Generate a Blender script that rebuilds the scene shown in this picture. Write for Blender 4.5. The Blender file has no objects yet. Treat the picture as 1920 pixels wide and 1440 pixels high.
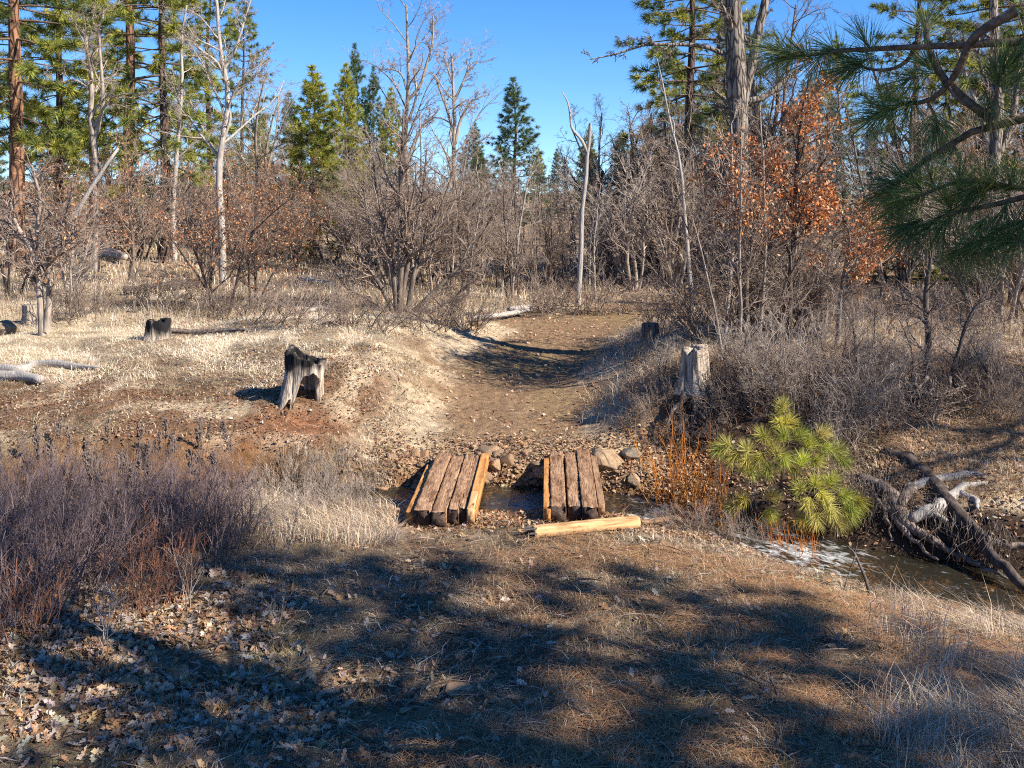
import bpy, bmesh, math, random
import numpy as np
from mathutils import Vector, Matrix

SC = bpy.context.scene
COL = SC.collection
R = math.radians
F, HZ, H = 1900.0, 360.0, 3.5          # photo focal length in px, horizon row, eye height above the bridge decks
rnd = random.Random(11)
nrg = np.random.default_rng(5)


def P(px, py, Y):
    """photo pixel + distance -> point in the world"""
    return ((px - 960) / F * Y, Y, H - (py - HZ) / F * Y)


# ------------------------------------------------------------------ noise / terrain
def vnoise(x, y, seed=0):
    x = np.asarray(x, float); y = np.asarray(y, float)
    xi = np.floor(x).astype(np.int64); yi = np.floor(y).astype(np.int64)
    xf = x - xi; yf = y - yi
    xf = xf * xf * (3 - 2 * xf); yf = yf * yf * (3 - 2 * yf)

    def h(a, b):
        n = (a * 374761393 + b * 668265263 + seed * 982451653) & 0xFFFFFFFF
        n = ((n ^ (n >> 13)) * 1274126177) & 0xFFFFFFFF
        return ((n ^ (n >> 16)) & 0xFFFF) / 65535.0
    return (h(xi, yi) * (1 - xf) + h(xi + 1, yi) * xf) * (1 - yf) + (h(xi, yi + 1) * (1 - xf) + h(xi + 1, yi + 1) * xf) * yf


def fbm(x, y, oct=4, seed=0):
    s = 0; a = .5; t = 0
    for i in range(oct):
        s = s + a * vnoise(np.asarray(x) * 2 ** i, np.asarray(y) * 2 ** i, seed + i); t += a; a *= .55
    return s / t


def sstep(a, b, x):
    t = np.clip((np.asarray(x, float) - a) / (b - a), 0, 1)
    return t * t * (3 - 2 * t)


CTRL = np.array([
    # foreground
    (-20, -10, .3), (0, -10, .2), (20, -10, .2), (-12, 2, .3), (-6, 5, .12), (-3, 5, .0), (0, 5, -.05), (3, 5, -.1), (6, 5, -.1), (12, 3, -.1),
    (-6, 8, .0), (-4, 8, .0), (0, 8, -.1), (3, 8, -.15), (5, 8, -.3), (-6, 10, -.02), (-3, 10.5, -.1), (0, 10.4, -.14), (0, 11.2, -.2), (2, 10.4, -.22),
    (-.8, 11.4, -.21), (.8, 11.5, -.21), (-2.2, 11.6, -.12), (2.5, 11.0, -.38), (3.3, 10.8, -.52), (4.3, 10.35, -.62), (5.6, 9.75, -.67), (7.2, 9.1, -.70), (3.2, 9.6, -.36), (4.6, 9.0, -.5), (6, 8.2, -.55), (9, 8, -.7),
    # far side of the creek
    (-1, 13.75, -.12), (0, 13.75, -.10), (1, 13.85, -.08), (-1, 14.4, .02), (0, 14.4, .02), (1, 14.4, .04),
    (0, 16, .10), (1.2, 16, .12), (-1.0, 16, .14), (0, 18.2, .25), (1.2, 18.2, .27), (-1.1, 18.2, .32), (.7, 20.4, .45), (2, 20.5, .5), (-.6, 20.6, .55), (1.8, 23, .6), (3.5, 25, .7), (8, 28, .8),
    # left bank of the road, left flat
    (-2, 14.3, .2), (-3, 14.2, .38), (-2.2, 15.5, .55), (-2.1, 17, .85), (-1.9, 19.5, .9), (-3.2, 17, .88), (-1.2, 22.5, .8), (-5, 17, .75), (-4, 15.2, .52), (-6, 14, .27), (-8, 16, .5), (-8, 14, .25), (-4.0, 13.4, .18), (-2.7, 13.3, .05),
    (-8, 21, .8), (-3, 22, .85), (-12, 17, .6), (-12, 30, 1.15), (-6, 30, 1.0), (-15, 33, 1.4), (-10, 36, 1.25), (-25, 40, 2.0), (-25, 20, 1.1), (-25, 8, .5),
    # right bank of the road, right flat
    (1.55, 15.0, .2), (1.9, 15.2, .55), (1.9, 17.5, .7), (2.6, 14.6, .85), (2.5, 17.5, .85), (2.9, 20, .8), (2.35, 13.75, -.15), (1.7, 14.0, .05), (4, 14.9, .85), (3.6, 13.7, .15), (4.0, 13.0, -.2), (5.4, 15.1, .85), (5.2, 13.6, .25), (6.4, 12.4, -.1), (7, 14, .45), (7.5, 15.5, .85),
    (8.4, 17, .9), (5, 17, .88), (12, 14, .7), (14, 11, .3), (5, 21, .85), (10, 25, .9), (20, 20, .9), (25, 40, 1.0), (5, 32, .85), (15, 35, .9),
    (0, 45, 1.0), (-30, 70, 2.5), (0, 80, 1.6), (30, 80, 1.4), (-80, 120, 5), (0, 130, 3), (80, 120, 3), (-80, 20, 3), (80, 20, 1.5), (0, -30, .3),
], float)


def _phi(r2): return np.sqrt(r2 + .35)


def _fit():
    n = len(CTRL); A = np.zeros((n + 3, n + 3))
    d2 = ((CTRL[:, None, :2] - CTRL[None, :, :2]) ** 2).sum(2)
    A[:n, :n] = _phi(d2) + np.eye(n) * -.02
    A[:n, n] = 1; A[:n, n + 1:] = CTRL[:, :2]; A[n:, :n] = A[:n, n:].T
    b = np.zeros(n + 3); b[:n] = CTRL[:, 2]
    return np.linalg.solve(A, b)


_W = _fit()
CREEK = np.array([(-14, 12.2, -.18), (-7, 12.6, -.25), (-4, 12.75, -.3), (-2.5, 12.6, -.33), (-1.2, 12.65, -.35), (0, 12.8, -.37), (1.1, 12.75, -.42), (2.1, 12.5, -.55), (3.1, 12.0, -.7), (4.2, 11.4, -.8), (5.6, 10.85, -.84), (8, 9.9, -.88), (14, 8, -.95)], float)
# half-widths of the wet bed along the creek
CREEKW = np.array([.5, .45, .4, .4, .42, .42, .42, .42, .5, .62, .66, .7, .7])


def creek_frame(X, Y):
    """distance to the creek line, side (+ = far bank), parameter, water height, half width"""
    X = np.asarray(X, float); Y = np.asarray(Y, float)
    best = np.full(X.shape, 1e9); side = np.zeros(X.shape); zw = np.zeros(X.shape); hw = np.zeros(X.shape); sp = np.zeros(X.shape)
    s0 = 0
    for i in range(len(CREEK) - 1):
        a = CREEK[i]; b = CREEK[i + 1]; ab = b[:2] - a[:2]; L2 = ab @ ab
        t = np.clip(((X - a[0]) * ab[0] + (Y - a[1]) * ab[1]) / L2, 0, 1)
        dx = X - (a[0] + t * ab[0]); dy = Y - (a[1] + t * ab[1]); d = np.sqrt(dx * dx + dy * dy)
        m = d < best
        best = np.where(m, d, best); side = np.where(m, np.sign(ab[0] * dy - ab[1] * dx), side)
        zw = np.where(m, a[2] + t * (b[2] - a[2]), zw); hw = np.where(m, CREEKW[i] + t * (CREEKW[i + 1] - CREEKW[i]), hw)
        sp = np.where(m, s0 + t * math.sqrt(L2), sp); s0 += math.sqrt(L2)
    return best, side, sp, zw, hw


ROAD = np.array([(0, -6), (0, 5), (0, 9), (0, 12.5), (.02, 14.5), (.05, 16.5), (.1, 18.2), (.75, 20.4), (1.8, 22.8), (3.6, 25.2), (7, 27.6), (13, 31), (22, 35)], float)


def road_dist(X, Y):
    best = np.full(np.shape(X), 1e9)
    for i in range(len(ROAD) - 1):
        a = ROAD[i]; ab = ROAD[i + 1] - a
        t = np.clip(((X - a[0]) * ab[0] + (Y - a[1]) * ab[1]) / (ab @ ab), 0, 1)
        best = np.minimum(best, np.hypot(X - a[0] - t * ab[0], Y - a[1] - t * ab[1]))
    return best


def gz(X, Y, fine=True):
    X = np.asarray(X, float); Y = np.asarray(Y, float); shp = X.shape
    x = X.ravel(); y = Y.ravel(); z = np.empty(x.shape)
    n = len(CTRL)
    for k in range(0, len(x), 40000):
        xs = x[k:k + 40000]; ys = y[k:k + 40000]
        z[k:k + 40000] = _phi((xs[:, None] - CTRL[:, 0]) ** 2 + (ys[:, None] - CTRL[:, 1]) ** 2) @ _W[:n] + _W[n] + _W[n + 1] * xs + _W[n + 2] * ys
    rd = road_dist(x, y)
    off = sstep(.9, 1.8, rd)
    z = z + (fbm(x * .5, y * .5, 3, 3) - .5) * .22 * (.25 + .75 * off)
    z = z + (fbm(x * 2.2, y * 2.2, 3, 9) - .5) * .10 * (.35 + .65 * off)
    # creek channel
    d, side, sp, zw, hw = creek_frame(x, y)
    wob = (fbm(x * 1.6, y * 1.6, 3, 21) - .5) * .35
    hw2 = np.maximum(hw + wob * .6, .2)
    bank = np.where(side > 0, .42, .62) + wob * .3
    bed = zw - .10 - .06 * fbm(x * 3, y * 3, 2, 4)
    t = sstep(0, 1, (d - hw2) / bank)
    z = bed * (1 - t) + z * t
    # eroded hollow in the left bank
    e = np.exp(-(((x + 3.75) / .62) ** 2 + ((y - 13.15) / .36) ** 2)) * (.6 + .8 * fbm(x * 3, y * 3, 3, 77))
    z = z - .48 * e
    # earth dug out round the hollow stump
    e = np.exp(-(((x + 3.0) / .7) ** 2 + ((y - 14.2) / .4) ** 2)); z = z - .10 * e * (.5 + fbm(x * 4, y * 4, 2, 31))
    if fine:
        z = z + (fbm(x * 9, y * 9, 3, 15) - .5) * .045
    return z.reshape(shp)


def g1(x, y): return float(gz(np.array([x]), np.array([y]))[0])


_YS = np.concatenate([np.arange(4.5, 30, .05), np.arange(30, 120, .4)])


def G(px, py):
    """where the ray through a photo pixel meets the ground"""
    X = (px - 960) / F * _YS; Z = H - (py - HZ) / F * _YS
    k = np.nonzero(gz(X, _YS, False) >= Z)[0]
    i = k[0] if len(k) else len(_YS) - 1
    return (float(X[i]), float(_YS[i]), g1(X[i], _YS[i]))


# ------------------------------------------------------------------ object helpers
def tag(o, label=None, cat=None, group=None, kind=None):
    if label: o['label'] = label
    if cat: o['category'] = cat
    if group: o['group'] = group
    if kind: o['kind'] = kind
    return o


def thing(name, label, cat, loc=(0, 0, 0), rz=0., group=None, scale=1.):
    o = bpy.data.objects.new(name, None); COL.objects.link(o)
    o.location = loc; o.rotation_euler = (0, 0, rz); o.scale = (scale,) * 3 if not hasattr(scale, '__len__') else scale
    o.empty_display_size = .1
    return tag(o, label, cat, group)


def link(name, me, mat, parent=None):
    o = bpy.data.objects.new(name, me); COL.objects.link(o)
    if mat is not None and not me.materials: me.materials.append(mat)
    if parent: o.parent = parent
    return o


KIDS = {}


def kids(o): return [c for c in COL.objects if c.parent is o]


def dup(root, loc, rz=0., scale=1., label=None, group=None, cat=None, tilt=None):
    r = root.copy(); COL.objects.link(r)
    r.location = loc; r.rotation_euler = (tilt[0], tilt[1], rz) if tilt else (0, 0, rz)
    r.scale = (scale,) * 3 if not hasattr(scale, '__len__') else scale
    if label: r['label'] = label
    if group: r['group'] = group
    if cat: r['category'] = cat
    for ch in KIDS.setdefault(root.name, kids(root)):
        c = ch.copy(); COL.objects.link(c); c.parent = r
        for gch in KIDS.setdefault(ch.name, kids(ch)):
            d = gch.copy(); COL.objects.link(d); d.parent = c
    return r


def mesh_np(name, V, quads=None, tris=None, col=None, smooth=False, polys=None):
    V = np.asarray(V, np.float32).reshape(-1, 3)
    me = bpy.data.meshes.new(name)
    parts = []
    starts = []; n = 0
    for fa, k in ((quads, 4), (tris, 3)):
        if fa is not None and len(fa):
            fa = np.asarray(fa, np.int32).reshape(-1, k)
            parts.append(fa.ravel()); starts.append(np.arange(len(fa), dtype=np.int32) * k + n); n += fa.size
    if polys:
        for k, fa in polys:
            fa = np.asarray(fa, np.int32).reshape(-1, k)
            parts.append(fa.ravel()); starts.append(np.arange(len(fa), dtype=np.int32) * k + n); n += fa.size
    loops = np.concatenate(parts); st = np.concatenate(starts)
    me.vertices.add(len(V)); me.vertices.foreach_set('co', V.ravel())
    me.loops.add(len(loops)); me.loops.foreach_set('vertex_index', loops)
    me.polygons.add(len(st)); me.polygons.foreach_set('loop_start', st)
    if smooth: me.polygons.foreach_set('use_smooth', np.ones(len(st), bool))
    me.update(calc_edges=True)
    if col is not None:
        a = me.color_attributes.new('Col', 'FLOAT_COLOR', 'POINT')
        c = np.ones((len(V), 4), np.float32); c[:, :3] = col
        a.data.foreach_set('color', c.ravel())
    return me


class Tubes:
    """collects tapering limbs and twigs, builds one mesh"""
    def __init__(self): self.g = {}

    def add(self, pts, rad, sides=3, cap=False):
        self.g.setdefault((len(pts), sides, cap), []).append((pts, rad)); return self

    def mesh(self, name, smooth=True, rough=0.):
        V = []; Q = []; polys = {}; base = 0
        for (n, s, cap), L in self.g.items():
            p = np.array([a for a, b in L], float); r = np.array([b for a, b in L], float)
            t = np.gradient(p, axis=1); t /= np.linalg.norm(t, axis=2, keepdims=True) + 1e-9
            ax = p[:, -1] - p[:, 0]; ax /= np.linalg.norm(ax, axis=1, keepdims=True) + 1e-9
            ref = np.where(np.abs(ax[:, 2:3]) < .8, np.array([[0, 0, 1.]]), np.array([[1., 0, 0]]))
            u = np.cross(t, ref[:, None, :]); u /= np.linalg.norm(u, axis=2, keepdims=True) + 1e-9
            w = np.cross(t, u)
            th = np.arange(s) * 2 * math.pi / s
            rr = r[:, :, None] * np.ones(s)
            if rough and s > 5: rr = rr * (1 + rough * (nrg.random(rr.shape) - .5) + rough * .8 * (nrg.random((len(L), 1, s)) - .5))
            v = p[:, :, None, :] + rr[..., None] * (np.cos(th)[None, None, :, None] * u[:, :, None, :] + np.sin(th)[None, None, :, None] * w[:, :, None, :])
            idx = base + np.arange(len(L) * n * s).reshape(len(L), n, s)
            a = idx[:, :-1, :]; b = np.roll(a, -1, 2); d = idx[:, 1:, :]; c = np.roll(d, -1, 2)
            Q.append(np.stack([a, b, c, d], -1).reshape(-1, 4))
            if cap:
                polys.setdefault(s, []).append(idx[:, -1, :].reshape(-1, s)); polys[s].append(idx[:, 0, ::-1].reshape(-1, s))
            V.append(v.reshape(-1, 3)); base += v.size // 3
        pl = [(s, np.concatenate(x)) for s, x in polys.items()]
        if name is None: return np.concatenate(V), np.concatenate(Q)
        return mesh_np(name, np.concatenate(V), np.concatenate(Q), smooth=smooth, polys=pl)


def crown_mesh(name, tubes, V, T, C, wood, leafm):
    """limbs and needles (or leaves) of one crown in one mesh, two materials"""
    V1, Q1 = tubes.mesh(None); n = len(V1)
    c = np.concatenate([np.full((n, 3), .1), C])
    me = mesh_np(name, np.concatenate([V1, V]), Q1, T + n, col=c)
    me.materials.append(wood); me.materials.append(leafm)
    me.polygons.foreach_set('material_index', np.concatenate([np.zeros(len(Q1), np.int32), np.ones(len(T), np.int32)]))
    me.polygons.foreach_set('use_smooth', np.concatenate([np.ones(len(Q1), bool), np.zeros(len(T), bool)]))
    return me


def rot3(yaw, pitch, roll):
    cy, sy = np.cos(yaw), np.sin(yaw); cp, sp_ = np.cos(pitch), np.sin(pitch); cr, sr = np.cos(roll), np.sin(roll)
    M = np.empty((len(yaw), 3, 3))
    M[:, 0, 0] = cy * cp; M[:, 0, 1] = cy * sp_ * sr - sy * cr; M[:, 0, 2] = cy * sp_ * cr + sy * sr
    M[:, 1, 0] = sy * cp; M[:, 1, 1] = sy * sp_ * sr + cy * cr; M[:, 1, 2] = sy * sp_ * cr - cy * sr
    M[:, 2, 0] = -sp_; M[:, 2, 1] = cp * sr; M[:, 2, 2] = cp * cr
    return M


def scatter(name, tv, tris, pos, M, scale, col, smooth=False):
    """many copies of one small shape in one mesh, own colour for each"""
    tv = np.asarray(tv, float); n = len(pos)
    v = np.einsum('nij,kj->nki', M, tv) * np.asarray(scale)[:, None, None] + np.asarray(pos)[:, None, :]
    t = (np.asarray(tris)[None] + (np.arange(n) * len(tv))[:, None, None]).reshape(-1, 3)
    return mesh_np(name, v.reshape(-1, 3), tris=t, col=np.repeat(col, len(tv), 0), smooth=smooth)


def needles(pos, dirs, k, ln, w, spread=(.25, 1.2), droop=.0, shoot=.06, col=None, seg2=True, rg=nrg):
    """k needles fanning from each shoot; 5-vertex bent slivers; returns V, tris, col"""
    pos = np.asarray(pos, float); dirs = np.asarray(dirs, float); dirs = dirs / (np.linalg.norm(dirs, axis=1, keepdims=True) + 1e-9)
    n = len(pos); N = n * k
    p = np.repeat(pos, k, 0); d = np.repeat(dirs, k, 0)
    a = rg.normal(size=(N, 3)); a -= (a * d).sum(1, keepdims=True) * d; a /= np.linalg.norm(a, axis=1, keepdims=True) + 1e-9
    tpos = rg.random(N)
    ph = spread[0] + (spread[1] - spread[0]) * (1 - tpos) * .6 + (spread[1] - spread[0]) * .4 * rg.random(N)
    nd = d * np.cos(ph)[:, None] + a * np.sin(ph)[:, None]
    L = ln * (.75 + .4 * rg.random(N))
    b = p - d * (shoot * (1 - tpos))[:, None]
    q = np.cross(nd, rg.normal(size=(N, 3))); q /= np.linalg.norm(q, axis=1, keepdims=True) + 1e-9
    hw = (w * .5)
    mid = b + nd * (L * .5)[:, None]; tip = b + nd * L[:, None]
    mid[:, 2] -= droop * L * .25; tip[:, 2] -= droop * L
    c = None
    if seg2:
        V = np.stack([b - q * hw * .7, b + q * hw * .7, mid - q * hw, mid + q * hw, tip], 1)
        T = np.array([(0, 1, 3), (0, 3, 2), (2, 3, 4)])
        m = 5
    else:
        V = np.stack([b - q * hw, b + q * hw, tip], 1); T = np.array([(0, 1, 2)]); m = 3
    T = (T[None] + (np.arange(N) * m)[:, None, None]).reshape(-1, 3)
    if col is not None: c = np.repeat(np.repeat(col, k, 0) * (.75 + .5 * rg.random((N, 1))), m, 0)
    return V.reshape(-1, 3), T, c


# ------------------------------------------------------------------ materials
def nt(name):
    m = bpy.data.materials.new(name); m.use_nodes = True
    t = m.node_tree; t.nodes.clear()
    out = t.nodes.new('ShaderNodeOutputMaterial'); b = t.nodes.new('ShaderNodeBsdfPrincipled')
    t.links.new(b.outputs[0], out.inputs[0])
    return m, t, b


def N(t, typ, **kw):
    n = t.nodes.new(typ)
    for k, v in kw.items():
        if k.startswith('i_'):
            key = k[2:]; key = int(key) if key.isdigit() else key.replace('_', ' ')
            n.inputs[key].default_value = v
        else: setattr(n, k, v)
    return n


def ramp(t, stops, fac):
    r = t.nodes.new('ShaderNodeValToRGB'); e = r.color_ramp.elements
    while len(e) < len(stops): e.new(.5)
    for el, (p, c) in zip(e, stops): el.position = p; el.color = (*c, 1) if len(c) == 3 else c
    t.links.new(fac, r.inputs[0]); return r.outputs[0]


def coords(t, scale, kind='Object'):
    tc = N(t, 'ShaderNodeTexCoord'); mp = N(t, 'ShaderNodeMapping'); mp.inputs['Scale'].default_value = scale
    t.links.new(tc.outputs[kind], mp.inputs[0]); return mp.outputs[0]


def bump(t, b, h, strength=.5, dist=.02):
    n = N(t, 'ShaderNodeBump'); n.inputs['Strength'].default_value = strength; n.inputs['Distance'].default_value = dist
    t.links.new(h, n.inputs['Height']); t.links.new(n.outputs[0], b.inputs['Normal'])


def bark(name, c0, c1, c2=None, sc=(9, 9, 2.2), rough=.9, bs=.7, bd=.02, det=5, pos=(.35, .6)):
    m, t, b = nt(name); b.inputs['Roughness'].default_value = rough; b.inputs['Specular IOR Level'].default_value = .2
    co = coords(t, sc); n = N(t, 'ShaderNodeTexNoise', i_Scale=1.6, i_Detail=det, i_Roughness=.65); t.links.new(co, n.inputs['Vector'])
    st = [(pos[0], c0), (pos[1], c1)] + ([(.78, c2)] if c2 else [])
    t.links.new(ramp(t, st, n.outputs[0]), b.inputs['Base Color']); bump(t, b, n.outputs[0], bs, bd)
    return m


def bark_plates(name, fis, plate, plate2, sc=(7, 7, 2.0)):
    m, t, b = nt(name); b.inputs['Roughness'].default_value = .9; b.inputs['Specular IOR Level'].default_value = .15
    co = coords(t, sc); n = N(t, 'ShaderNodeTexNoise', i_Scale=2., i_Detail=4.); t.links.new(co, n.inputs['Vector'])
    mx = N(t, 'ShaderNodeMixRGB', i_Fac=.25); t.links.new(co, mx.inputs[1]); t.links.new(n.outputs['Color'], mx.inputs[2])
    v = N(t, 'ShaderNodeTexVoronoi', feature='DISTANCE_TO_EDGE', i_Scale=1.6); t.links.new(mx.outputs[0], v.inputs['Vector'])
    v2 = N(t, 'ShaderNodeTexVoronoi', i_Scale=1.6); t.links.new(mx.outputs[0], v2.inputs['Vector'])
    c = N(t, 'ShaderNodeMixRGB'); c.inputs[1].default_value = (*plate, 1); c.inputs[2].default_value = (*plate2, 1); t.links.new(v2.outputs['Color'], c.inputs[0])
    r = ramp(t, [(.0, (0, 0, 0)), (.16, (1, 1, 1))], v.outputs['Distance'])
    c2 = N(t, 'ShaderNodeMixRGB'); c2.inputs[1].default_value = (*fis, 1); t.links.new(c.outputs[0], c2.inputs[2]); t.links.new(r, c2.inputs[0])
    c3 = N(t, 'ShaderNodeMixRGB', blend_type='MULTIPLY', i_Fac=.6); t.links.new(c2.outputs[0], c3.inputs[1]); t.links.new(ramp(t, [(.3, (.5, .5, .5)), (.7, (1.2, 1.2, 1.2))], n.outputs[0]), c3.inputs[2])
    t.links.new(c3.outputs[0], b.inputs['Base Color']); bump(t, b, r, .8, .03)
    return m


def vcol(name, rough=.8, trans=0., spec=.2, noise=.0):
    """colour comes from each blade's / leaf's own colour attribute"""
    m, t, b = nt(name); b.inputs['Roughness'].default_value = rough; b.inputs['Specular IOR Level'].default_value = spec
    a = N(t, 'ShaderNodeAttribute', attribute_name='Col')
    t.links.new(a.outputs['Color'], b.inputs['Base Color'])
    if trans:
        tr = N(t, 'ShaderNodeBsdfTranslucent'); t.links.new(a.outputs['Color'], tr.inputs[0])
        mx = N(t, 'ShaderNodeMixShader', i_0=trans); out = t.nodes['Material Output']
        t.links.new(b.outputs[0], mx.inputs[1]); t.links.new(tr.outputs[0], mx.inputs[2]); t.links.new(mx.outputs[0], out.inputs[0])
    return m


M = {}
M['ponderosa'] = bark_plates('ponderosa_bark', (.035, .02, .015), (.30, .155, .085), (.22, .12, .075), (5, 5, 1.5))
M['ponderosa_dark'] = bark_plates('dark_pine_bark', (.02, .014, .012), (.15, .095, .07), (.11, .075, .06))
M['oak_plate'] = bark_plates('furrowed_oak_bark', (.06, .048, .04), (.30, .25, .205), (.22, .18, .145), (11, 11, 2.6))
M['pine_branch'] = bark('pine_branch_bark', (.05, .032, .022), (.17, .115, .08), sc=(14, 14, 14))
M['oak_bark'] = bark('oak_bark', (.06, .045, .035), (.20, .155, .12), (.34, .29, .24))
M['oak_grey'] = bark('grey_oak_bark', (.10, .078, .062), (.31, .25, .20), (.46, .39, .33), pos=(.3, .55))
M['oak_pale'] = bark('pale_oak_bark', (.17, .14, .115), (.37, .32, .27), (.50, .44, .385), pos=(.25, .55))
M['oak_dark'] = bark('dark_oak_bark', (.03, .022, .018), (.10, .075, .06), (.2, .165, .14))
M['twig'] = bark('twig_bark', (.13, .092, .07), (.31, .23, .175), sc=(3, 3, 3))
M['twig_grey'] = bark('grey_twig_bark', (.18, .14, .11), (.40, .325, .265), sc=(3, 3, 3))
M['twig_dark'] = bark('dark_twig_bark', (.07, .053, .042), (.19, .14, .11), sc=(3, 3, 3))
M['twig_purple'] = bark('purple_twig_bark', (.075, .05, .05), (.23, .165, .155), sc=(2.5, 2.5, 2.5))
M['twig_red'] = bark('red_twig_bark', (.15, .06, .035), (.27, .13, .075), sc=(4, 4, 4))
M['willow'] = bark('willow_bark', (.34, .10, .03), (.56, .21, .025), (.5, .3, .06), sc=(9, 9, 5))
M['dead'] = bark('weathered_deadwood', (.17, .145, .125), (.36, .32, .28), (.50, .455, .41), sc=(30, 30, 4), pos=(.25, .55), bs=.9)
M['dead_dark'] = bark('dark_deadwood', (.035, .028, .024), (.13, .10, .085), (.26, .22, .19), sc=(12, 12, 4))
M['root'] = bark('root_bark', (.05, .036, .028), (.22, .17, .135), (.42, .36, .3), sc=(9, 9, 9), bs=.9)
M['needle'] = vcol('pine_needles', .55, .35, .3)
M['leaf'] = vcol('dry_leaves', .8, .25, .15)
M['grass'] = vcol('dry_grass_blades', .8, .2, .15)


def rock_mat(name, c0, c1, sc=6):
    m, t, b = nt(name); b.inputs['Roughness'].default_value = .85
    n = N(t, 'ShaderNodeTexNoise', i_Scale=1., i_Detail=8., i_Roughness=.65); t.links.new(coords(t, (sc,) * 3), n.inputs['Vector'])
    oi = N(t, 'ShaderNodeObjectInfo'); mul = N(t, 'ShaderNodeMixRGB', blend_type='MULTIPLY', i_Fac=1.)
    t.links.new(ramp(t, [(.3, c0), (.68, c1)], n.outputs[0]), mul.inputs[1])
    t.links.new(ramp(t, [(0, (.6, .6, .6)), (.5, (1, .85, .7)), (1, (1.25, 1.2, 1.15))], oi.outputs['Random']), mul.inputs[2])
    t.links.new(mul.outputs[0], b.inputs['Base Color']); bump(t, b, n.outputs[0], .6, .03)
    return m


M['rock'] = rock_mat('river_stone', (.12, .075, .042), (.38, .26, .155))
M['boulder'] = rock_mat('boulder_stone', (.13, .10, .07), (.34, .265, .18), 3.5)


def wood(name, c0, c1, c2, ax=1, fine=26, bs=.5, along=1.6, crack=(.02, .015, .012), crk=.36):
    m, t, b = nt(name); b.inputs['Roughness'].default_value = .85; b.inputs['Specular IOR Level'].default_value = .2
    s = [fine] * 3; s[ax] = along
    oi = N(t, 'ShaderNodeObjectInfo'); co = coords(t, s)
    ad = N(t, 'ShaderNodeVectorMath', operation='ADD'); sc_ = N(t, 'ShaderNodeVectorMath', operation='SCALE', i_Scale=37.)
    cmb = N(t, 'ShaderNodeCombineXYZ'); t.links.new(oi.outputs['Random'], cmb.inputs[0]); t.links.new(oi.outputs['Random'], cmb.inputs[1]); t.links.new(cmb.outputs[0], sc_.inputs[0])
    t.links.new(co, ad.inputs[0]); t.links.new(sc_.outputs[0], ad.inputs[1])
    n = N(t, 'ShaderNodeTexNoise', i_Scale=1., i_Detail=6., i_Roughness=.6, i_Distortion=.4); t.links.new(ad.outputs[0], n.inputs['Vector'])
    n2 = N(t, 'ShaderNodeTexNoise', i_Scale=.22, i_Detail=5., i_Roughness=.6); t.links.new(ad.outputs[0], n2.inputs['Vector'])
    c = ramp(t, [(.25, crack), (crk, c0), (.55, c1), (.75, c2)], n.outputs[0])
    mul = N(t, 'ShaderNodeMixRGB', blend_type='MULTIPLY', i_Fac=.8); t.links.new(c, mul.inputs[1])
    t.links.new(ramp(t, [(.3, (.5, .45, .42)), (.65, (1.15, 1.15, 1.15))], n2.outputs[0]), mul.inputs[2])
    # knots and ground-in dirt
    kc = N(t, 'ShaderNodeMapping'); ks = [9.] * 3; ks[ax] = 3.2; kc.inputs['Scale'].default_value = ks
    tk = N(t, 'ShaderNodeTexCoord'); kb = N(t, 'ShaderNodeVectorMath', operation='ADD'); t.links.new(tk.outputs['Object'], kb.inputs[0]); t.links.new(cmb.outputs[0], kb.inputs[1]); t.links.new(kb.outputs[0], kc.inputs[0])
    kv = N(t, 'ShaderNodeTexVoronoi', i_Scale=1.); t.links.new(kc.outputs[0], kv.inputs['Vector'])
    kn = N(t, 'ShaderNodeTexNoise', i_Scale=.9, i_Detail=6.); t.links.new(kc.outputs[0], kn.inputs['Vector'])
    m3 = N(t, 'ShaderNodeMixRGB', blend_type='MULTIPLY', i_Fac=1.); t.links.new(mul.outputs[0], m3.inputs[1]); t.links.new(ramp(t, [(.10, (.30, .22, .18)), (.17, (1, 1, 1))], kv.outputs['Distance']), m3.inputs[2])
    m4 = N(t, 'ShaderNodeMixRGB', blend_type='MULTIPLY', i_Fac=1.); t.links.new(m3.outputs[0], m4.inputs[1]); t.links.new(ramp(t, [(.34, (.58, .5, .44)), (.52, (1, 1, 1))], kn.outputs[0]), m4.inputs[2])
    t.links.new(m4.outputs[0], b.inputs['Base Color']); bump(t, b, n.outputs[0], bs, .012)
    return m


M['tie'] = wood('old_railway_timber', (.16, .09, .05), (.36, .215, .12), (.52, .355, .225), fine=70, along=7., bs=1., crk=.34)
M['tie_end'] = wood('creosote_shade_end_grain', (.05, .033, .026), (.095, .062, .047), (.15, .1, .075), fine=60, along=60., bs=.9)  # creosote dark timber ends, their shade also put into the colour
M['lumber'] = wood('fresh_lumber', (.40, .175, .05), (.54, .26, .085), (.62, .36, .15), fine=45, bs=.3, along=2.5, crack=(.16, .07, .03), crk=.38)
M['lumber_pale'] = wood('pale_lumber', (.48, .27, .12), (.66, .42, .2), (.72, .5, .28), ax=1, fine=42, bs=.3, along=2.5, crack=(.2, .11, .055), crk=.36)
M['lumber_brown'] = wood('weathered_board', (.24, .14, .08), (.36, .23, .13), (.46, .32, .2), fine=45, bs=.5, along=2.5)


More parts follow.
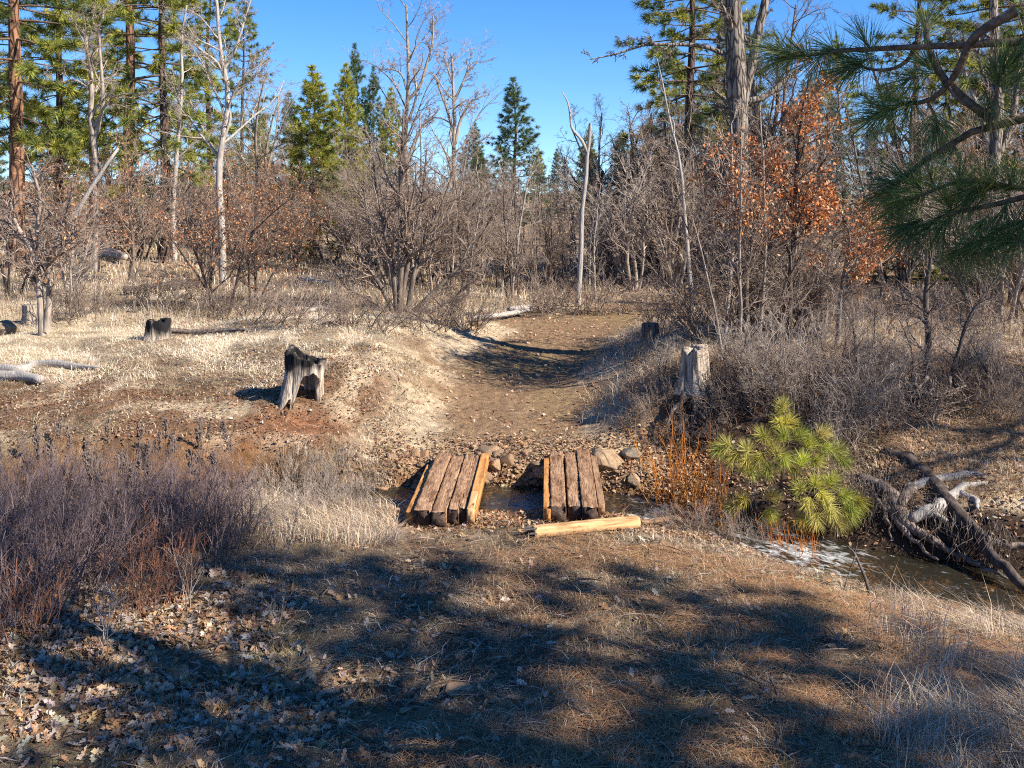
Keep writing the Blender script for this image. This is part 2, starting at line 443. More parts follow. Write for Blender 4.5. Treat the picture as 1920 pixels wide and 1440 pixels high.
def stump_mat(name, char_lo=.35, char_hi=.6, zc=.55, base=((.10, .075, .055), (.36, .29, .22), (.55, .48, .40)), ground=None):
    m, t, b = nt(name); b.inputs['Roughness'].default_value = .9; b.inputs['Specular IOR Level'].default_value = .15
    n = N(t, 'ShaderNodeTexNoise', i_Scale=1., i_Detail=6., i_Roughness=.6); t.links.new(coords(t, (26, 26, 2.2)), n.inputs['Vector'])
    c = ramp(t, [(.32, base[0]), (.52, base[1]), (.7, base[2])], n.outputs[0])
    n2 = N(t, 'ShaderNodeTexNoise', i_Scale=5., i_Detail=5.); t.links.new(coords(t, (1, 1, .6)), n2.inputs['Vector'])
    tc = N(t, 'ShaderNodeTexCoord'); sx = N(t, 'ShaderNodeSeparateXYZ'); t.links.new(tc.outputs['Object'], sx.inputs[0])
    mr = N(t, 'ShaderNodeMapRange', i_1=zc - .25, i_2=zc + .25); t.links.new(sx.outputs[2], mr.inputs[0])
    ad = N(t, 'ShaderNodeMath', operation='MULTIPLY'); t.links.new(mr.outputs[0], ad.inputs[0]); t.links.new(n2.outputs[0], ad.inputs[1])
    f = ramp(t, [(char_lo, (0, 0, 0)), (char_hi, (1, 1, 1))], ad.outputs[0])
    mx = N(t, 'ShaderNodeMixRGB'); t.links.new(f, mx.inputs[0]); t.links.new(c, mx.inputs[1]); mx.inputs[2].default_value = (.018, .016, .016, 1)
    t.links.new(mx.outputs[0], b.inputs['Base Color']); bump(t, b, n.outputs[0], 1., .03)
    return m


M['stump'] = stump_mat('charred_grey_stump', .24, .44, .5)
M['stump_burnt'] = stump_mat('burnt_stump', .2, .4, .1)
M['stump_plain'] = stump_mat('weathered_stump', .9, .95, 2.)
M['stump_dark'] = stump_mat('dark_weathered_stump', .9, .95, 2., ((.03, .024, .02), (.14, .11, .09), (.3, .25, .21)))


def ground_mat(name):
    m, t, b = nt(name); b.inputs['Roughness'].default_value = .95; b.inputs['Specular IOR Level'].default_value = .1
    a = N(t, 'ShaderNodeAttribute', attribute_name='Col')
    n = N(t, 'ShaderNodeTexNoise', i_Scale=9., i_Detail=9., i_Roughness=.7); t.links.new(coords(t, (1, 1, 1)), n.inputs['Vector'])
    n3 = N(t, 'ShaderNodeTexNoise', i_Scale=60., i_Detail=4., i_Roughness=.7); t.links.new(coords(t, (1, 1, 1)), n3.inputs['Vector'])
    m1 = N(t, 'ShaderNodeMixRGB', blend_type='MULTIPLY', i_Fac=1.); t.links.new(a.outputs['Color'], m1.inputs[1])
    t.links.new(ramp(t, [(.3, (.5, .48, .45)), (.5, (.95, .95, .95)), (.7, (1.5, 1.5, 1.45))], n.outputs[0]), m1.inputs[2])
    m2 = N(t, 'ShaderNodeMixRGB', blend_type='MULTIPLY', i_Fac=1.); t.links.new(m1.outputs[0], m2.inputs[1])
    t.links.new(ramp(t, [(.3, (.55, .55, .55)), (.7, (1.4, 1.4, 1.4))], n3.outputs[0]), m2.inputs[2])
    t.links.new(m2.outputs[0], b.inputs['Base Color'])
    ad = N(t, 'ShaderNodeMath', operation='ADD'); t.links.new(n.outputs[0], ad.inputs[0]); t.links.new(n3.outputs[0], ad.inputs[1])
    bump(t, b, ad.outputs[0], .9, .04)
    return m


M['ground'] = ground_mat('forest_floor')


def water_mat():
    m, t, b = nt('creek_water'); out = t.nodes['Material Output']; t.nodes.remove(b)
    tr = N(t, 'ShaderNodeBsdfTransparent'); tr.inputs[0].default_value = (.80, .66, .42, 1)
    df = N(t, 'ShaderNodeBsdfDiffuse'); df.inputs[0].default_value = (.12, .105, .07, 1)
    gl = N(t, 'ShaderNodeBsdfGlossy', i_Roughness=.06); gl.inputs[0].default_value = (1, 1, 1, 1)
    fr = N(t, 'ShaderNodeFresnel', i_IOR=1.33)
    n = N(t, 'ShaderNodeTexNoise', i_Scale=14., i_Detail=4.); t.links.new(coords(t, (1, 1, 1)), n.inputs['Vector'])
    bp = N(t, 'ShaderNodeBump', i_Strength=.5, i_Distance=.03); t.links.new(n.outputs[0], bp.inputs['Height'])
    for x in (gl, fr, df): t.links.new(bp.outputs[0], x.inputs['Normal'])
    m0 = N(t, 'ShaderNodeMixShader', i_0=.16); t.links.new(tr.outputs[0], m0.inputs[1]); t.links.new(df.outputs[0], m0.inputs[2])
    m1 = N(t, 'ShaderNodeMixShader'); t.links.new(fr.outputs[0], m1.inputs[0]); t.links.new(m0.outputs[0], m1.inputs[1]); t.links.new(gl.outputs[0], m1.inputs[2])
    # foam: white broken water, streaked along the flow, amount stored on the mesh
    fo = N(t, 'ShaderNodeBsdfDiffuse'); fo.inputs[0].default_value = (.72, .74, .74, 1)
    uv = N(t, 'ShaderNodeAttribute', attribute_name='flow'); mp = N(t, 'ShaderNodeMapping'); mp.inputs['Scale'].default_value = (4.5, 9, 1); t.links.new(uv.outputs['Vector'], mp.inputs[0])
    fn = N(t, 'ShaderNodeTexNoise', i_Scale=1., i_Detail=7., i_Roughness=.68, i_Distortion=1.2); t.links.new(mp.outputs[0], fn.inputs['Vector'])
    fa = N(t, 'ShaderNodeAttribute', attribute_name='Col'); ad = N(t, 'ShaderNodeMath', operation='ADD'); t.links.new(fn.outputs[0], ad.inputs[0]); t.links.new(fa.outputs['Fac'], ad.inputs[1])
    m2 = N(t, 'ShaderNodeMixShader'); t.links.new(ramp(t, [(.66, (0, 0, 0)), (.92, (.85, .85, .85))], ad.outputs[0]), m2.inputs[0]); t.links.new(m1.outputs[0], m2.inputs[1]); t.links.new(fo.outputs[0], m2.inputs[2])
    t.links.new(m2.outputs[0], out.inputs[0])
    return m


M['water'] = water_mat()
# ------------------------------------------------------------------ ground
def ax(*segs):
    out = []
    for a, b, s in segs: out.append(np.arange(a, b - 1e-6, s))
    out.append(np.array([segs[-1][1]])); return np.concatenate(out)


def mixc(c, k, m): return c * (1 - m[..., None]) + np.array(k) * m[..., None]


def ground_colour(x, y):
    n1 = fbm(x * .8, y * .8, 4, 41); n2 = fbm(x * 2.5, y * 2.5, 4, 51); rd = road_dist(x, y)
    c = np.ones(x.shape + (3,)) * np.array((.52, .40, .26))
    c = mixc(c, (.26, .17, .10), sstep(.45, .65, n1))                         # browner thatch
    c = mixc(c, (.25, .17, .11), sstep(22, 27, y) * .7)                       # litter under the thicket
    left = sstep(-1.5, -2.2, x) * sstep(13.0, 13.6, y) * sstep(16.6, 15.6, y)
    c = mixc(c, (.20, .112, .062), left * sstep(.36, .55, n2 * .6 + n1 * .4))           # bare reddish soil on the left bank
    e = np.exp(-(((x + 3.75) / .75) ** 2 + ((y - 13.15) / .42) ** 2)); c = mixc(c, (.30, .115, .04), np.clip(e * 1.5, 0, 1))
    e = np.exp(-(((x + 2.95) / .8) ** 2 + ((y - 14.1) / .4) ** 2)); c = mixc(c, (.26, .12, .06), np.clip(e * 1.3, 0, 1))
    c = mixc(c, (.30, .19, .11), sstep(1.2, 2.2, x) * sstep(12, 13, y) * sstep(17.5, 16, y) * .9)   # leaf litter on the right bank
    c = mixc(c, (.085, .052, .034), sstep(1.9, 2.3, x) * sstep(6.5, 5.2, x) * sstep(12.2, 12.6, y) * sstep(14.7, 14.3, y) * .95 * sstep(4.9, 4.2, x - (14 - y) * .6))  # dark bank soil, with the undercut's shade painted in
    # the far track
    tr = sstep(1.3, .85, rd + (n2 - .5) * .5)
    far = sstep(13.6, 14.8, y)
    c = mixc(c, (.25, .16, .092), tr * far)
    c = mixc(c, (.24, .20, .075), tr * far * sstep(.5, .64, n1) * sstep(15, 17, y) * .22)    # moss
    # foreground
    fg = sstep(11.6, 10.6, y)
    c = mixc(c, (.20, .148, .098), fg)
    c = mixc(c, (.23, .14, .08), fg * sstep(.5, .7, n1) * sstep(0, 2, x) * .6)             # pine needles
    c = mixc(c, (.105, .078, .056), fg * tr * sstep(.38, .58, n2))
    c = mixc(c, (.15, .14, .055), fg * sstep(.62, .74, n1) * .5)
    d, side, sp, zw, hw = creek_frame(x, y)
    c = mixc(c, (.055, .036, .026), (side > 0) * sstep(2.6, 3.2, x) * sstep(1.45, 1.15, d + (n2 - .5) * .5))  # shade under the far bank, painted as darker soil beside the water
    c = mixc(c, (.20, .11, .05), (1 - (side > 0) * sstep(2.6, 3.2, x)) * sstep(hw * 0 + 1.0, hw * 0 + .6, d))
    c = mixc(c, (.20, .115, .05), sstep(.65, .4, d))
    return c


gx = ax((-90, -30, 6), (-30, -12, 1.), (-12, -7, .2), (-7, 7, .045), (7, 12, .2), (12, 30, 1.), (30, 90, 6))
gy = ax((-30, -6, 3), (-6, 5, .5), (5, 16, .042), (16, 28, .09), (28, 50, .5), (50, 140, 4))
GX, GY = np.meshgrid(gx, gy)
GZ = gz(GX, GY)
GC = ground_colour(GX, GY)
gi = np.arange(GX.size).reshape(GX.shape)
gq = np.stack([gi[:-1, :-1], gi[:-1, 1:], gi[1:, 1:], gi[1:, :-1]], -1).reshape(-1, 4)
fx = GX.ravel()[gq].mean(1); fy = GY.ravel()[gq].mean(1)
cd_ = creek_frame(fx, fy)[0]
on_track = (road_dist(fx, fy) + (fbm(fx * 2, fy * 2, 3, 61) - .5) * .5 < 1.35) & (cd_ > .95)
gV = np.stack([GX, GY, GZ], -1).reshape(-1, 3)


def sub_mesh(name, faces):
    u, inv = np.unique(faces, return_inverse=True)
    return mesh_np(name, gV[u], inv.reshape(-1, 4), col=GC.reshape(-1, 3)[u], smooth=True)


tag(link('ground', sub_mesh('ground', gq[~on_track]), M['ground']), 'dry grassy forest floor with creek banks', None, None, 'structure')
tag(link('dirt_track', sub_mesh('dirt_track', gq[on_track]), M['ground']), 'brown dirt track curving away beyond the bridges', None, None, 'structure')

# creek water
cs = np.linspace(0, 1, 520); cn = np.linspace(-1, 1, 40)
seg = np.concatenate([[0], np.cumsum(np.hypot(*np.diff(CREEK[:, :2], axis=0).T))])
S = cs * seg[-1]
cx = np.interp(S, seg, CREEK[:, 0]); cy = np.interp(S, seg, CREEK[:, 1]); cz = np.interp(S, seg, CREEK[:, 2]); cw = np.interp(S, seg, CREEKW) + .45
k_ = np.hanning(25); k_ /= k_.sum()
sm = lambda a: np.convolve(np.pad(a, 12, mode='edge'), k_, 'valid')
cx, cy, cz = sm(cx), sm(cy), sm(cz)
tx = np.gradient(cx); ty = np.gradient(cy); tl = np.hypot(tx, ty); tx /= tl; ty /= tl
WX = cx[:, None] - ty[:, None] * cn * cw[:, None]; WY = cy[:, None] + tx[:, None] * cn * cw[:, None]
rapid = .85 * np.exp(-((cx - 1.75) / .5) ** 2) * .24 + np.exp(-((cx - 3.3) / .75) ** 2) * .25 + np.exp(-((cx - 5.2) / 1.0) ** 2) * .07 + np.exp(-((cx - .2) / .6) ** 2) * .10 + np.exp(-((cx + 1.2) / .5) ** 2) * .12
WZ = cz[:, None] + (.3 + 2.2 * rapid[:, None]) * .10 * (fbm(S[:, None] * 5 + 0 * cn, cn * 3 + 0 * S[:, None], 4, 8) - .5)
foam = rapid[:, None] * (1.05 - .7 * np.abs(cn - .1)) + 0 * cn
wi = np.arange(WX.size).reshape(WX.shape)
wq = np.stack([wi[:-1, :-1], wi[1:, :-1], wi[1:, 1:], wi[:-1, 1:]], -1).reshape(-1, 4)
wm = mesh_np('creek', np.stack([WX, WY, WZ], -1), wq, col=np.repeat(foam.reshape(-1, 1), 3, 1), smooth=True)
fl = wm.attributes.new('flow', 'FLOAT_VECTOR', 'POINT')
fl.data.foreach_set('vector', np.stack([np.repeat(S, len(cn)), np.tile(cn, len(S)) * np.repeat(cw, len(cn)), 0 * WX.ravel()], -1).astype(np.float32).ravel())
tag(link('creek', wm, M['water']), 'shallow brown creek with white riffles', None, None, 'structure')


# ------------------------------------------------------------------ timber helper
def plank(w, l, h, seed, seg=60, rough=.004, bev=.005, chip=0., ends=.0):
    """a sawn timber lying along +y, top at z=0, worn edges; mesh arrays"""
    rg = np.random.default_rng(seed)
    b = bev
    prof = np.array([(-w / 2 + b, 0), (-w * .36, 0), (-w * .22, 0), (-w * .08, 0), (w * .08, 0), (w * .22, 0), (w * .36, 0), (w / 2 - b, 0), (w / 2, -b), (w / 2, -h * .5), (w / 2, -h + b), (w / 2 - b, -h), (-w / 2 + b, -h), (-w / 2, -h + b), (-w / 2, -h * .5), (-w / 2, -b)])
    ys = np.linspace(0, l, seg + 1); k = len(prof)
    V = np.zeros((seg + 1, k, 3)); V[:, :, 0] = prof[:, 0]; V[:, :, 2] = prof[:, 1]; V[:, :, 1] = ys[:, None]
    wv = (fbm(ys * 2.2 + seed, ys * 0 + seed, 3, seed) - .5)
    V[:, :, 0] += wv[:, None] * rough * 1.2
    V += rg.normal(0, rough * .35, V.shape) * np.array([1, 0, 1])
    if chip:   # worn, splintered top edges
        for j in range(1, 7):   # weathered grooves and splits along the top
            g = fbm(ys * 3.5 + j * 11.3, ys * 0 + seed * 2.7, 3, seed + j); V[:, j, 2] -= np.clip(g - .52, 0, 1) * (.09 if (j + seed) % 3 == 0 else .03); V[:, j, 2] += rg.normal(0, .0018, seg + 1)
        for j, s in ((0, 1), (7, -1), (8, -1), (15, 1)):
            c = np.clip(fbm(ys * 14 + j * 7.7, ys * 0 + seed * 3.1, 3, seed + (0 if s > 0 else 50)) - .42, 0, 1) * chip
            V[:, j, 0] += s * c; V[:, j, 2] -= c * .7
    V[0, :, 1] += rg.normal(0, ends, k); V[-1, :, 1] += rg.normal(0, ends, k)
    idx = np.arange((seg + 1) * k).reshape(seg + 1, k)
    a = idx[:-1]; bq = np.roll(a, -1, 1); d = idx[1:]; c = np.roll(d, -1, 1)
    q = np.stack([a, d, c, bq], -1).reshape(-1, 4)
    if ends > .005 or chip: V[:, :, 2] += (np.cumsum(rg.normal(0, .0012, seg + 1)))[:, None]
    return V.reshape(-1, 3), q, [(k, idx[0][None]), (k, idx[-1, ::-1][None])]


def put_plank(name, parent, x, y0, y1, top, w, h, mat, seed, dz=0., **kw):
    V, q, pl = plank(w, y1 - y0, h, seed, **kw)
    me = mesh_np(name, V, q, polys=pl); o = link(name, me, mat, parent)
    if mat is M['tie']:
        me.materials.append(M['tie_end']); mi = np.zeros(len(me.polygons), np.int32); mi[-2:] = 1; me.polygons.foreach_set('material_index', mi)
    o.location = (x, y0, top); o.rotation_euler = (dz / (y1 - y0), 0, 0)
    return o


# left bridge
t = thing('plank_bridge', 'left hand bridge of dark timbers with a bright orange board on its right edge', 'bridge', (-.745, 11.1, 0), R(-2.1), 'narrow timber bridges over the creek')
put_plank('timber', t, -.25, .03, 2.45, .004, .19, .17, M['tie'], 1, chip=.02, ends=.006)
put_plank('timber', t, -.06, .0, 2.40, -.008, .165, .17, M['tie'], 2, chip=.024, ends=.006)
put_plank('timber', t, .095, .09, 2.43, .0, .12, .16, M['tie'], 3, chip=.024, ends=.012)
put_plank('timber', t, .195, .17, 2.40, -.010, .085, .15, M['tie'], 4, chip=.024, ends=.018)
o = put_plank('side_board', t, -.395, .10, 2.05, -.04, .085, .14, M['lumber'], 5, rough=.0015, bev=.004); o['label'] = 'lower board on the left edge with a grey patch'
o = put_plank('side_board', t, .295, .12, 2.46, .012, .10, .15, M['lumber'], 6, rough=.0015, bev=.004); o['label'] = 'bright orange sawn board'
put_plank('end_block', o, -.008, -.06, .60, .004, .082, .16, M['lumber_pale'], 7, rough=.0015, bev=.004)

# right bridge
t = thing('plank_bridge', 'right hand bridge of dark timbers beside the boulder', 'bridge', (.74, 11.28, 0), R(-2.0), 'narrow timber bridges over the creek')
put_plank('timber', t, -.225, .0, 2.44, .0, .175, .17, M['tie'], 11, chip=.024, ends=.006)
put_plank('timber', t, -.04, .05, 2.36, -.012, .15, .17, M['tie'], 12, chip=.024, ends=.012)
put_plank('timber', t, .13, -.04, 2.47, .006, .18, .17, M['tie'], 13, chip=.024, ends=.012)
o = put_plank('side_board', t, -.355, .04, 2.1, -.012, .075, .15, M['lumber'], 14, rough=.0015, bev=.004); o['label'] = 'bright orange sawn board'
put_plank('end_block', o, .02, -.06, .26, -.018, .05, .13, M['lumber'], 16)
o = put_plank('side_board', t, .268, .2, 2.36, -.02, .075, .13, M['lumber_brown'], 15, rough=.002, bev=.004); o['label'] = 'greyish brown weathered board'


# loose lumber on the ground
a = np.array(G(992, 1008)); b = np.array(G(1197, 998))
L = float(np.linalg.norm(b[:2] - a[:2])); yaw = math.atan2(b[1] - a[1], b[0] - a[0])
t = thing('lumber_piece', 'pale sawn board with a broken splintered left end lying before the right bridge', 'board', (a[0], a[1], max(a[2], b[2]) + .115), yaw - R(90))
put_plank('board', t, 0, .05, L, 0, .10, .105, M['lumber_pale'], 21, chip=.004, ends=.004, rough=.0012, bev=.004)
T = Tubes()
for i in range(26):
    x = rnd.uniform(-.045, .045); z = rnd.uniform(-.10, -.005)
    T.add([(x, .07, z), (x + rnd.uniform(-.01, .01), .0, z), (x + rnd.uniform(-.02, .02), -rnd.uniform(.02, .10), z + rnd.uniform(-.01, .01))], [.012, .010, .002], 4)
link('splintered_end', T.mesh('splintered_end'), M['dead_dark'], t)
a = np.array(G(1203, 990)); V, q, pl = plank(.085, .42, .035, 23, ends=.015, rough=.006)
o = link('board_offcut', mesh_np('board_offcut', V, q, polys=pl), M['lumber_brown']); o.location = (a[0], a[1] + .06, a[2] + .05); o.rotation_euler = (R(3), 0, R(-86))
tag(o, 'thin brown board offcut touching the right end of the pale loose board', 'board')


# ------------------------------------------------------------------ stumps
def stump_shell(rad, h, seed, flare=1.4, thick=.10, arches=(), nth=72, nz=30, top_rough=.12, lobes=5, lean=(0, 0), knobby=.10, slant=0.):
    """hollow weathered stump: outer + inner wall; arches = (angle, half width, height) openings at the foot"""
    th = np.arange(nth) / nth * 2 * math.pi
    ct, s_t = np.cos(th), np.sin(th)
    zb = np.zeros(nth)
    for a0, hw, ah in arches:
        d = np.abs((th - a0 + math.pi) % (2 * math.pi) - math.pi)
        zb = np.maximum(zb, ah * np.sqrt(np.clip(1 - (d / hw) ** 2, 0, 1)))
    zb = zb * (1 + .25 * (fbm(ct * 7 + seed, s_t * 7, 3, seed + 3) - .5)) + .05 * (zb > 0) * (vnoise(th * 9, th * 0, seed) - .5)
    zb = np.maximum(zb, 0)
    rim = fbm(ct * 2.2 + seed, s_t * 2.2 + seed, 4, seed) - .5
    zt = h * (1 + top_rough * 2 * rim - slant * ct)
    u = np.linspace(0, 1, nz)[:, None]
    z = zb + (zt - zb) * u
    zz = z / h
    rl = 1 + .12 * np.cos(lobes * th + seed) * (1 - .5 * zz)
    fine = (fbm(ct * 9 + seed, s_t * 9 + zz * .7, 4, seed + 5) - .5)
    mid = (fbm(ct * 3 + zz * 1.2, s_t * 3 + seed, 3, seed + 9) - .5)
    r = rad * rl * (1 + (flare - 1) * np.exp(-zz * 3.2)) * (1 + knobby * 2.2 * mid) + rad * .22 * fine
    ro = r; ri = np.maximum(r - thick * (1 + .3 * mid), .03)
    mk = lambda rr: np.stack([rr * ct + lean[0] * z, rr * s_t + lean[1] * z, z], -1)
    A = mk(ro); B = mk(ri)
    n = nz * nth; ia = np.arange(n).reshape(nz, nth); ib = ia + n
    rl_ = lambda a: np.roll(a, -1, -1)
    q = [np.stack([ia[:-1], rl_(ia[:-1]), rl_(ia[1:]), ia[1:]], -1).reshape(-1, 4), np.stack([ib[:-1], ib[1:], rl_(ib[1:]), rl_(ib[:-1])], -1).reshape(-1, 4),
         np.stack([ia[-1], rl_(ia[-1]), rl_(ib[-1]), ib[-1]], -1), np.stack([ia[0], ib[0], rl_(ib[0]), rl_(ia[0])], -1)]
    return np.concatenate([A.reshape(-1, 3), B.reshape(-1, 3)]), np.concatenate(q)


x, y, z = G(556, 768)
V, q = stump_shell(.27, .76, 3, 1.42, .07, [(R(-56), R(46), .56), (R(118), R(40), .36), (R(196), R(16), .2), (R(-112), R(7), .2)], top_rough=.15, lean=(.10, .05), knobby=.22, lobes=4, slant=.12)
o = link('hollow_stump', mesh_np('hollow_stump', V, q, smooth=True), M['stump'])
o.location = (x, y + .22, z - .05); tag(o, 'grey hollow stump with charred top and an arched opening between its roots', 'stump')

x, y, z = G(298, 634)
t = thing('burnt_stump', 'small black burnt stump with an orange splintered foot in pale grass', 'stump', (x, y, z - .03))
V, q = stump_shell(.21, .36, 8, 1.25, .09, [], nth=48, nz=16, top_rough=.3, lobes=3)
link('charred_shell', mesh_np('charred_shell', V, q, smooth=True), M['stump_burnt'], t)
T = Tubes()
for i in range(9):
    T.add([(.14 + rnd.uniform(-.03, .06), -.17 + rnd.uniform(-.04, .04), .0), (.13 + rnd.uniform(-.03, .05), -.13, rnd.uniform(.12, .24))], [.03, .008], 4)
link('splinters', T.mesh('splinters'), M['lumber'], t)

def sawn_stump(name, label, px, py, r, h, mat, seed, flare=1.25, tr=.03):
    x, y, z = G(px, py)
    V, q = stump_shell(r, h, seed, flare, r * .96, [], nth=56, nz=20, top_rough=tr, knobby=.06)
    o = link(name, mesh_np(name, V, q, smooth=True), mat); o.location = (x, y + r, z - .04)
    return tag(o, label, 'stump')

sawn_stump('sawn_stump', 'pale grey flat topped stump beside the forked scrub oak', 52, 612, .17, .46, M['stump_plain'], 14)
sawn_stump('weathered_stump', 'short dark stump at the top of the bank right of the track', 1222, 642, .15, .36, M['stump_dark'], 17)
x, y = 2.62, 14.55; z = g1(x, y)
t = thing('rooted_stump', 'silver grey stump on the cut bank with roots hanging down below it', 'stump', (x, y, z))
V, q = stump_shell(.18, .62, 29, 1.6, .17, [], nth=64, nz=24, top_rough=.22, lobes=6, knobby=.2); V[:, 2] -= .16
link('stump_body', mesh_np('stump_body', V, q, smooth=True), M['stump_plain'], t)
for px in [[(1282, 735), (1274, 765), (1277, 805), (1272, 840)], [(1300, 740), (1304, 775), (1296, 800), (1302, 835)], [(1325, 735), (1345, 760), (1340, 790)],
           [(1315, 745), (1360, 742), (1410, 728), (1450, 722)], [(1330, 755), (1375, 765), (1400, 750), (1440, 745)], [(1312, 790), (1330, 785), (1352, 765)], [(1288, 745), (1260, 770), (1250, 800)]]:
    n = len(px); dpt = [14.45 - .35 * i / (n - 1) * (1 if px[-1][1] > 770 else .4) - .12 for i in range(n)]
    pts = [tuple(np.array(P(a, b, d)) - np.array((x, y, z))) for (a, b), d in zip(px, dpt)]
    r0 = rnd.uniform(.03, .05)
    link('root', Tubes().add(pts, [r0, r0 * .8, r0 * .6, r0 * .35][:n] if n == 4 else [r0, r0 * .7, r0 * .35], 8).mesh('root', rough=.3), M['dead_dark'], t)


# ------------------------------------------------------------------ logs
def smooth_poly(pts, n):
    pts = np.array(pts, float); s = np.concatenate([[0], np.cumsum(np.linalg.norm(np.diff(pts, axis=0), axis=1))]); u = np.linspace(0, s[-1], n)
    out = np.zeros((n, 3)); m = len(pts)
    tan = np.gradient(pts, s, axis=0)
    for i, v in enumerate(u):
        k = min(np.searchsorted(s, v, 'right') - 1, m - 2); h = s[k + 1] - s[k]; a = (v - s[k]) / h
        out[i] = (2 * a ** 3 - 3 * a * a + 1) * pts[k] + (a ** 3 - 2 * a * a + a) * h * tan[k] + (-2 * a ** 3 + 3 * a * a) * pts[k + 1] + (a ** 3 - a * a) * h * tan[k + 1]
    return out


def log(name, label, cat, px, ds, rs, mat, lift=0., sides=12, n=20, group=None, extra=()):
    """px: photo pixels, ds: distances (None = lies on the ground there)"""
    pts = []
    for (a, b), d in zip(px, ds):
        if d is None: g = G(a, b); pts.append((g[0], g[1], g[2] + lift))
        else: pts.append(P(a, b, d))
    pts = smooth_poly(pts, n); o0 = pts[0].copy(); rs = np.interp(np.linspace(0, 1, n), np.linspace(0, 1, len(rs)), rs)
    T = Tubes().add(list(map(tuple, pts - o0)), list(rs), sides, True)
    for e in extra:
        ep = np.array([P(a, b, d) for a, b, d in e[0]]); ep = smooth_poly(ep, 8) - o0
        T.add(list(map(tuple, ep)), list(np.linspace(e[1], e[2], 8)), 8, True)
    o = link(name, T.mesh(name, rough=.42), mat); o.location = o0
    return tag(o, label, cat, group)


log('fallen_branch', 'bent silver grey dead branch lying on the left grass, upper of two', 'branch', [(-60, 704), (0, 702), (45, 702), (60, 691), (110, 691), (150, 694), (186, 698)], [None] * 7, [.085, .085, .08, .07, .06, .05, .012], M['dead'], .07)
log('fallen_log', 'straight grey log just below the bent silver branch at left', 'log', [(-90, 712), (-20, 715), (40, 717), (78, 722)], [None] * 4, [.085, .085, .08, .06], M['dead'], .10)
log('fallen_log', 'thin brown log in the grass right of the black burnt stump', 'log', [(312, 627), (370, 628), (420, 627), (468, 624)], [None] * 4, [.06, .06, .05, .04], M['root'], .05)
log('fallen_log', 'dark brown log shaded under the leafy oaks at left', 'log', [(232, 556), (280, 552), (330, 545), (395, 536)], [None] * 4, [.09, .12, .12, .10], M['oak_dark'], .14)
log('fallen_log', 'bleached white log far back among the left oaks', 'log', [(135, 484), (170, 484), (205, 489), (235, 498)], [None] * 4, [.10, .14, .13, .10], M['oak_pale'], .25)
log('fallen_log', 'white driftwood log where the track meets the thicket', 'log', [(885, 607), (925, 603), (960, 598), (990, 592)], [None] * 4, [.05, .06, .06, .05], M['dead'], .12)
log('fallen_log', 'short white log lying on the leaf litter at the thicket edge', 'log', [(955, 594), (975, 591), (995, 589)], [None] * 3, [.07, .07, .06], M['dead'], .16)
log('fallen_log', 'pale dead branch in the grass below the large scrub oak', 'log', [(555, 590), (590, 588), (640, 590)], [None] * 3, [.07, .05, .02], M['dead'], .08)
log('fallen_log', 'pale dead log in front of the leafless thicket left of centre', 'log', [(560, 528), (600, 536), (640, 545)], [None] * 3, [.07, .08, .05], M['dead'], .1)

# the fallen trunks and roots on the right bank
t = thing('fallen_tree', 'long dark leaning trunk sliding down the right bank into the creek', 'fallen tree', P(1665, 848, 13.4))
o0 = np.array(P(1665, 848, 13.4))
def limb(name, px, rs, mat, parent, org, n=18, sides=11, rough=.2, clear=None):
    if clear is not None: px = [(a, b, min(d, G(a, b)[1] - clear)) for a, b, d in px]
    pts = smooth_poly([P(*p) for p in px], n) - org
    pts[1:-1] += nrg.normal(0, .012, (n - 2, 3))
    r = np.interp(np.linspace(0, 1, n), np.linspace(0, 1, len(rs)), rs)
    return link(name, Tubes().add(list(map(tuple, pts)), list(r), sides, True).mesh(name, rough=rough), mat, parent)
limb('trunk', [(1655, 848, 13.6), (1690, 855, 13.3), (1735, 890, 12.8), (1790, 955, 12.2), (1840, 1010, 11.7), (1875, 1055, 11.3), (1925, 1105, 10.9)], [.065, .085, .09, .085, .07, .06, .05], M['oak_dark'], t, o0, clear=.06)
limb('branch', [(1850, 1015, 11.65), (1880, 1020, 11.6), (1930, 1030, 11.5)], [.05, .04, .035], M['root'], t, o0, 8, clear=.06)
t = thing('root_snag', 'bleached forked root lying on the right bank behind the leaning trunk', 'root', P(1710, 970, 13.0)); o0 = np.array(P(1710, 970, 13.0))
limb('root', [(1705, 975, 13.1), (1750, 955, 13.1), (1790, 925, 13.2), (1825, 908, 13.3), (1852, 905, 13.3)], [.06, .085, .075, .05, .02], M['dead'], t, o0, clear=.06)
limb('root', [(1700, 915, 13.2), (1735, 905, 13.3), (1775, 895, 13.4), (1830, 890, 13.5), (1848, 893, 13.5)], [.05, .055, .05, .045, .02], M['dead'], t, o0, clear=.06)
limb('root', [(1800, 925, 13.2), (1822, 932, 13.1), (1836, 958, 13.0)], [.05, .04, .012], M['dead'], t, o0, 10, clear=.06)
limb('root', [(1745, 955, 13.0), (1765, 975, 12.9), (1800, 985, 12.8)], [.04, .03, .008], M['dead'], t, o0, 10, clear=.06)
t = thing('undercut_root', 'thick brown tree root reaching over the dark undercut bank to the water', 'root', P(1640, 900, 13.2)); o0 = np.array(P(1640, 900, 13.2))
limb('root', [(1610, 895, 13.4), (1650, 910, 13.1), (1680, 945, 12.8), (1705, 985, 12.4), (1750, 1015, 12.1), (1800, 1045, 11.8)], [.06, .09, .085, .065, .045, .02], M['root'], t, o0, clear=.06)
limb('root', [(1690, 950, 12.8), (1705, 920, 13.0), (1735, 900, 13.2)], [.06, .055, .03], M['root'], t, o0, 10, clear=.06)
limb('root', [(1660, 935, 12.7), (1700, 1000, 12.2), (1725, 1020, 12.0), (1760, 1050, 11.8)], [.05, .045, .03, .012], M['root'], t, o0, 12, clear=.06)
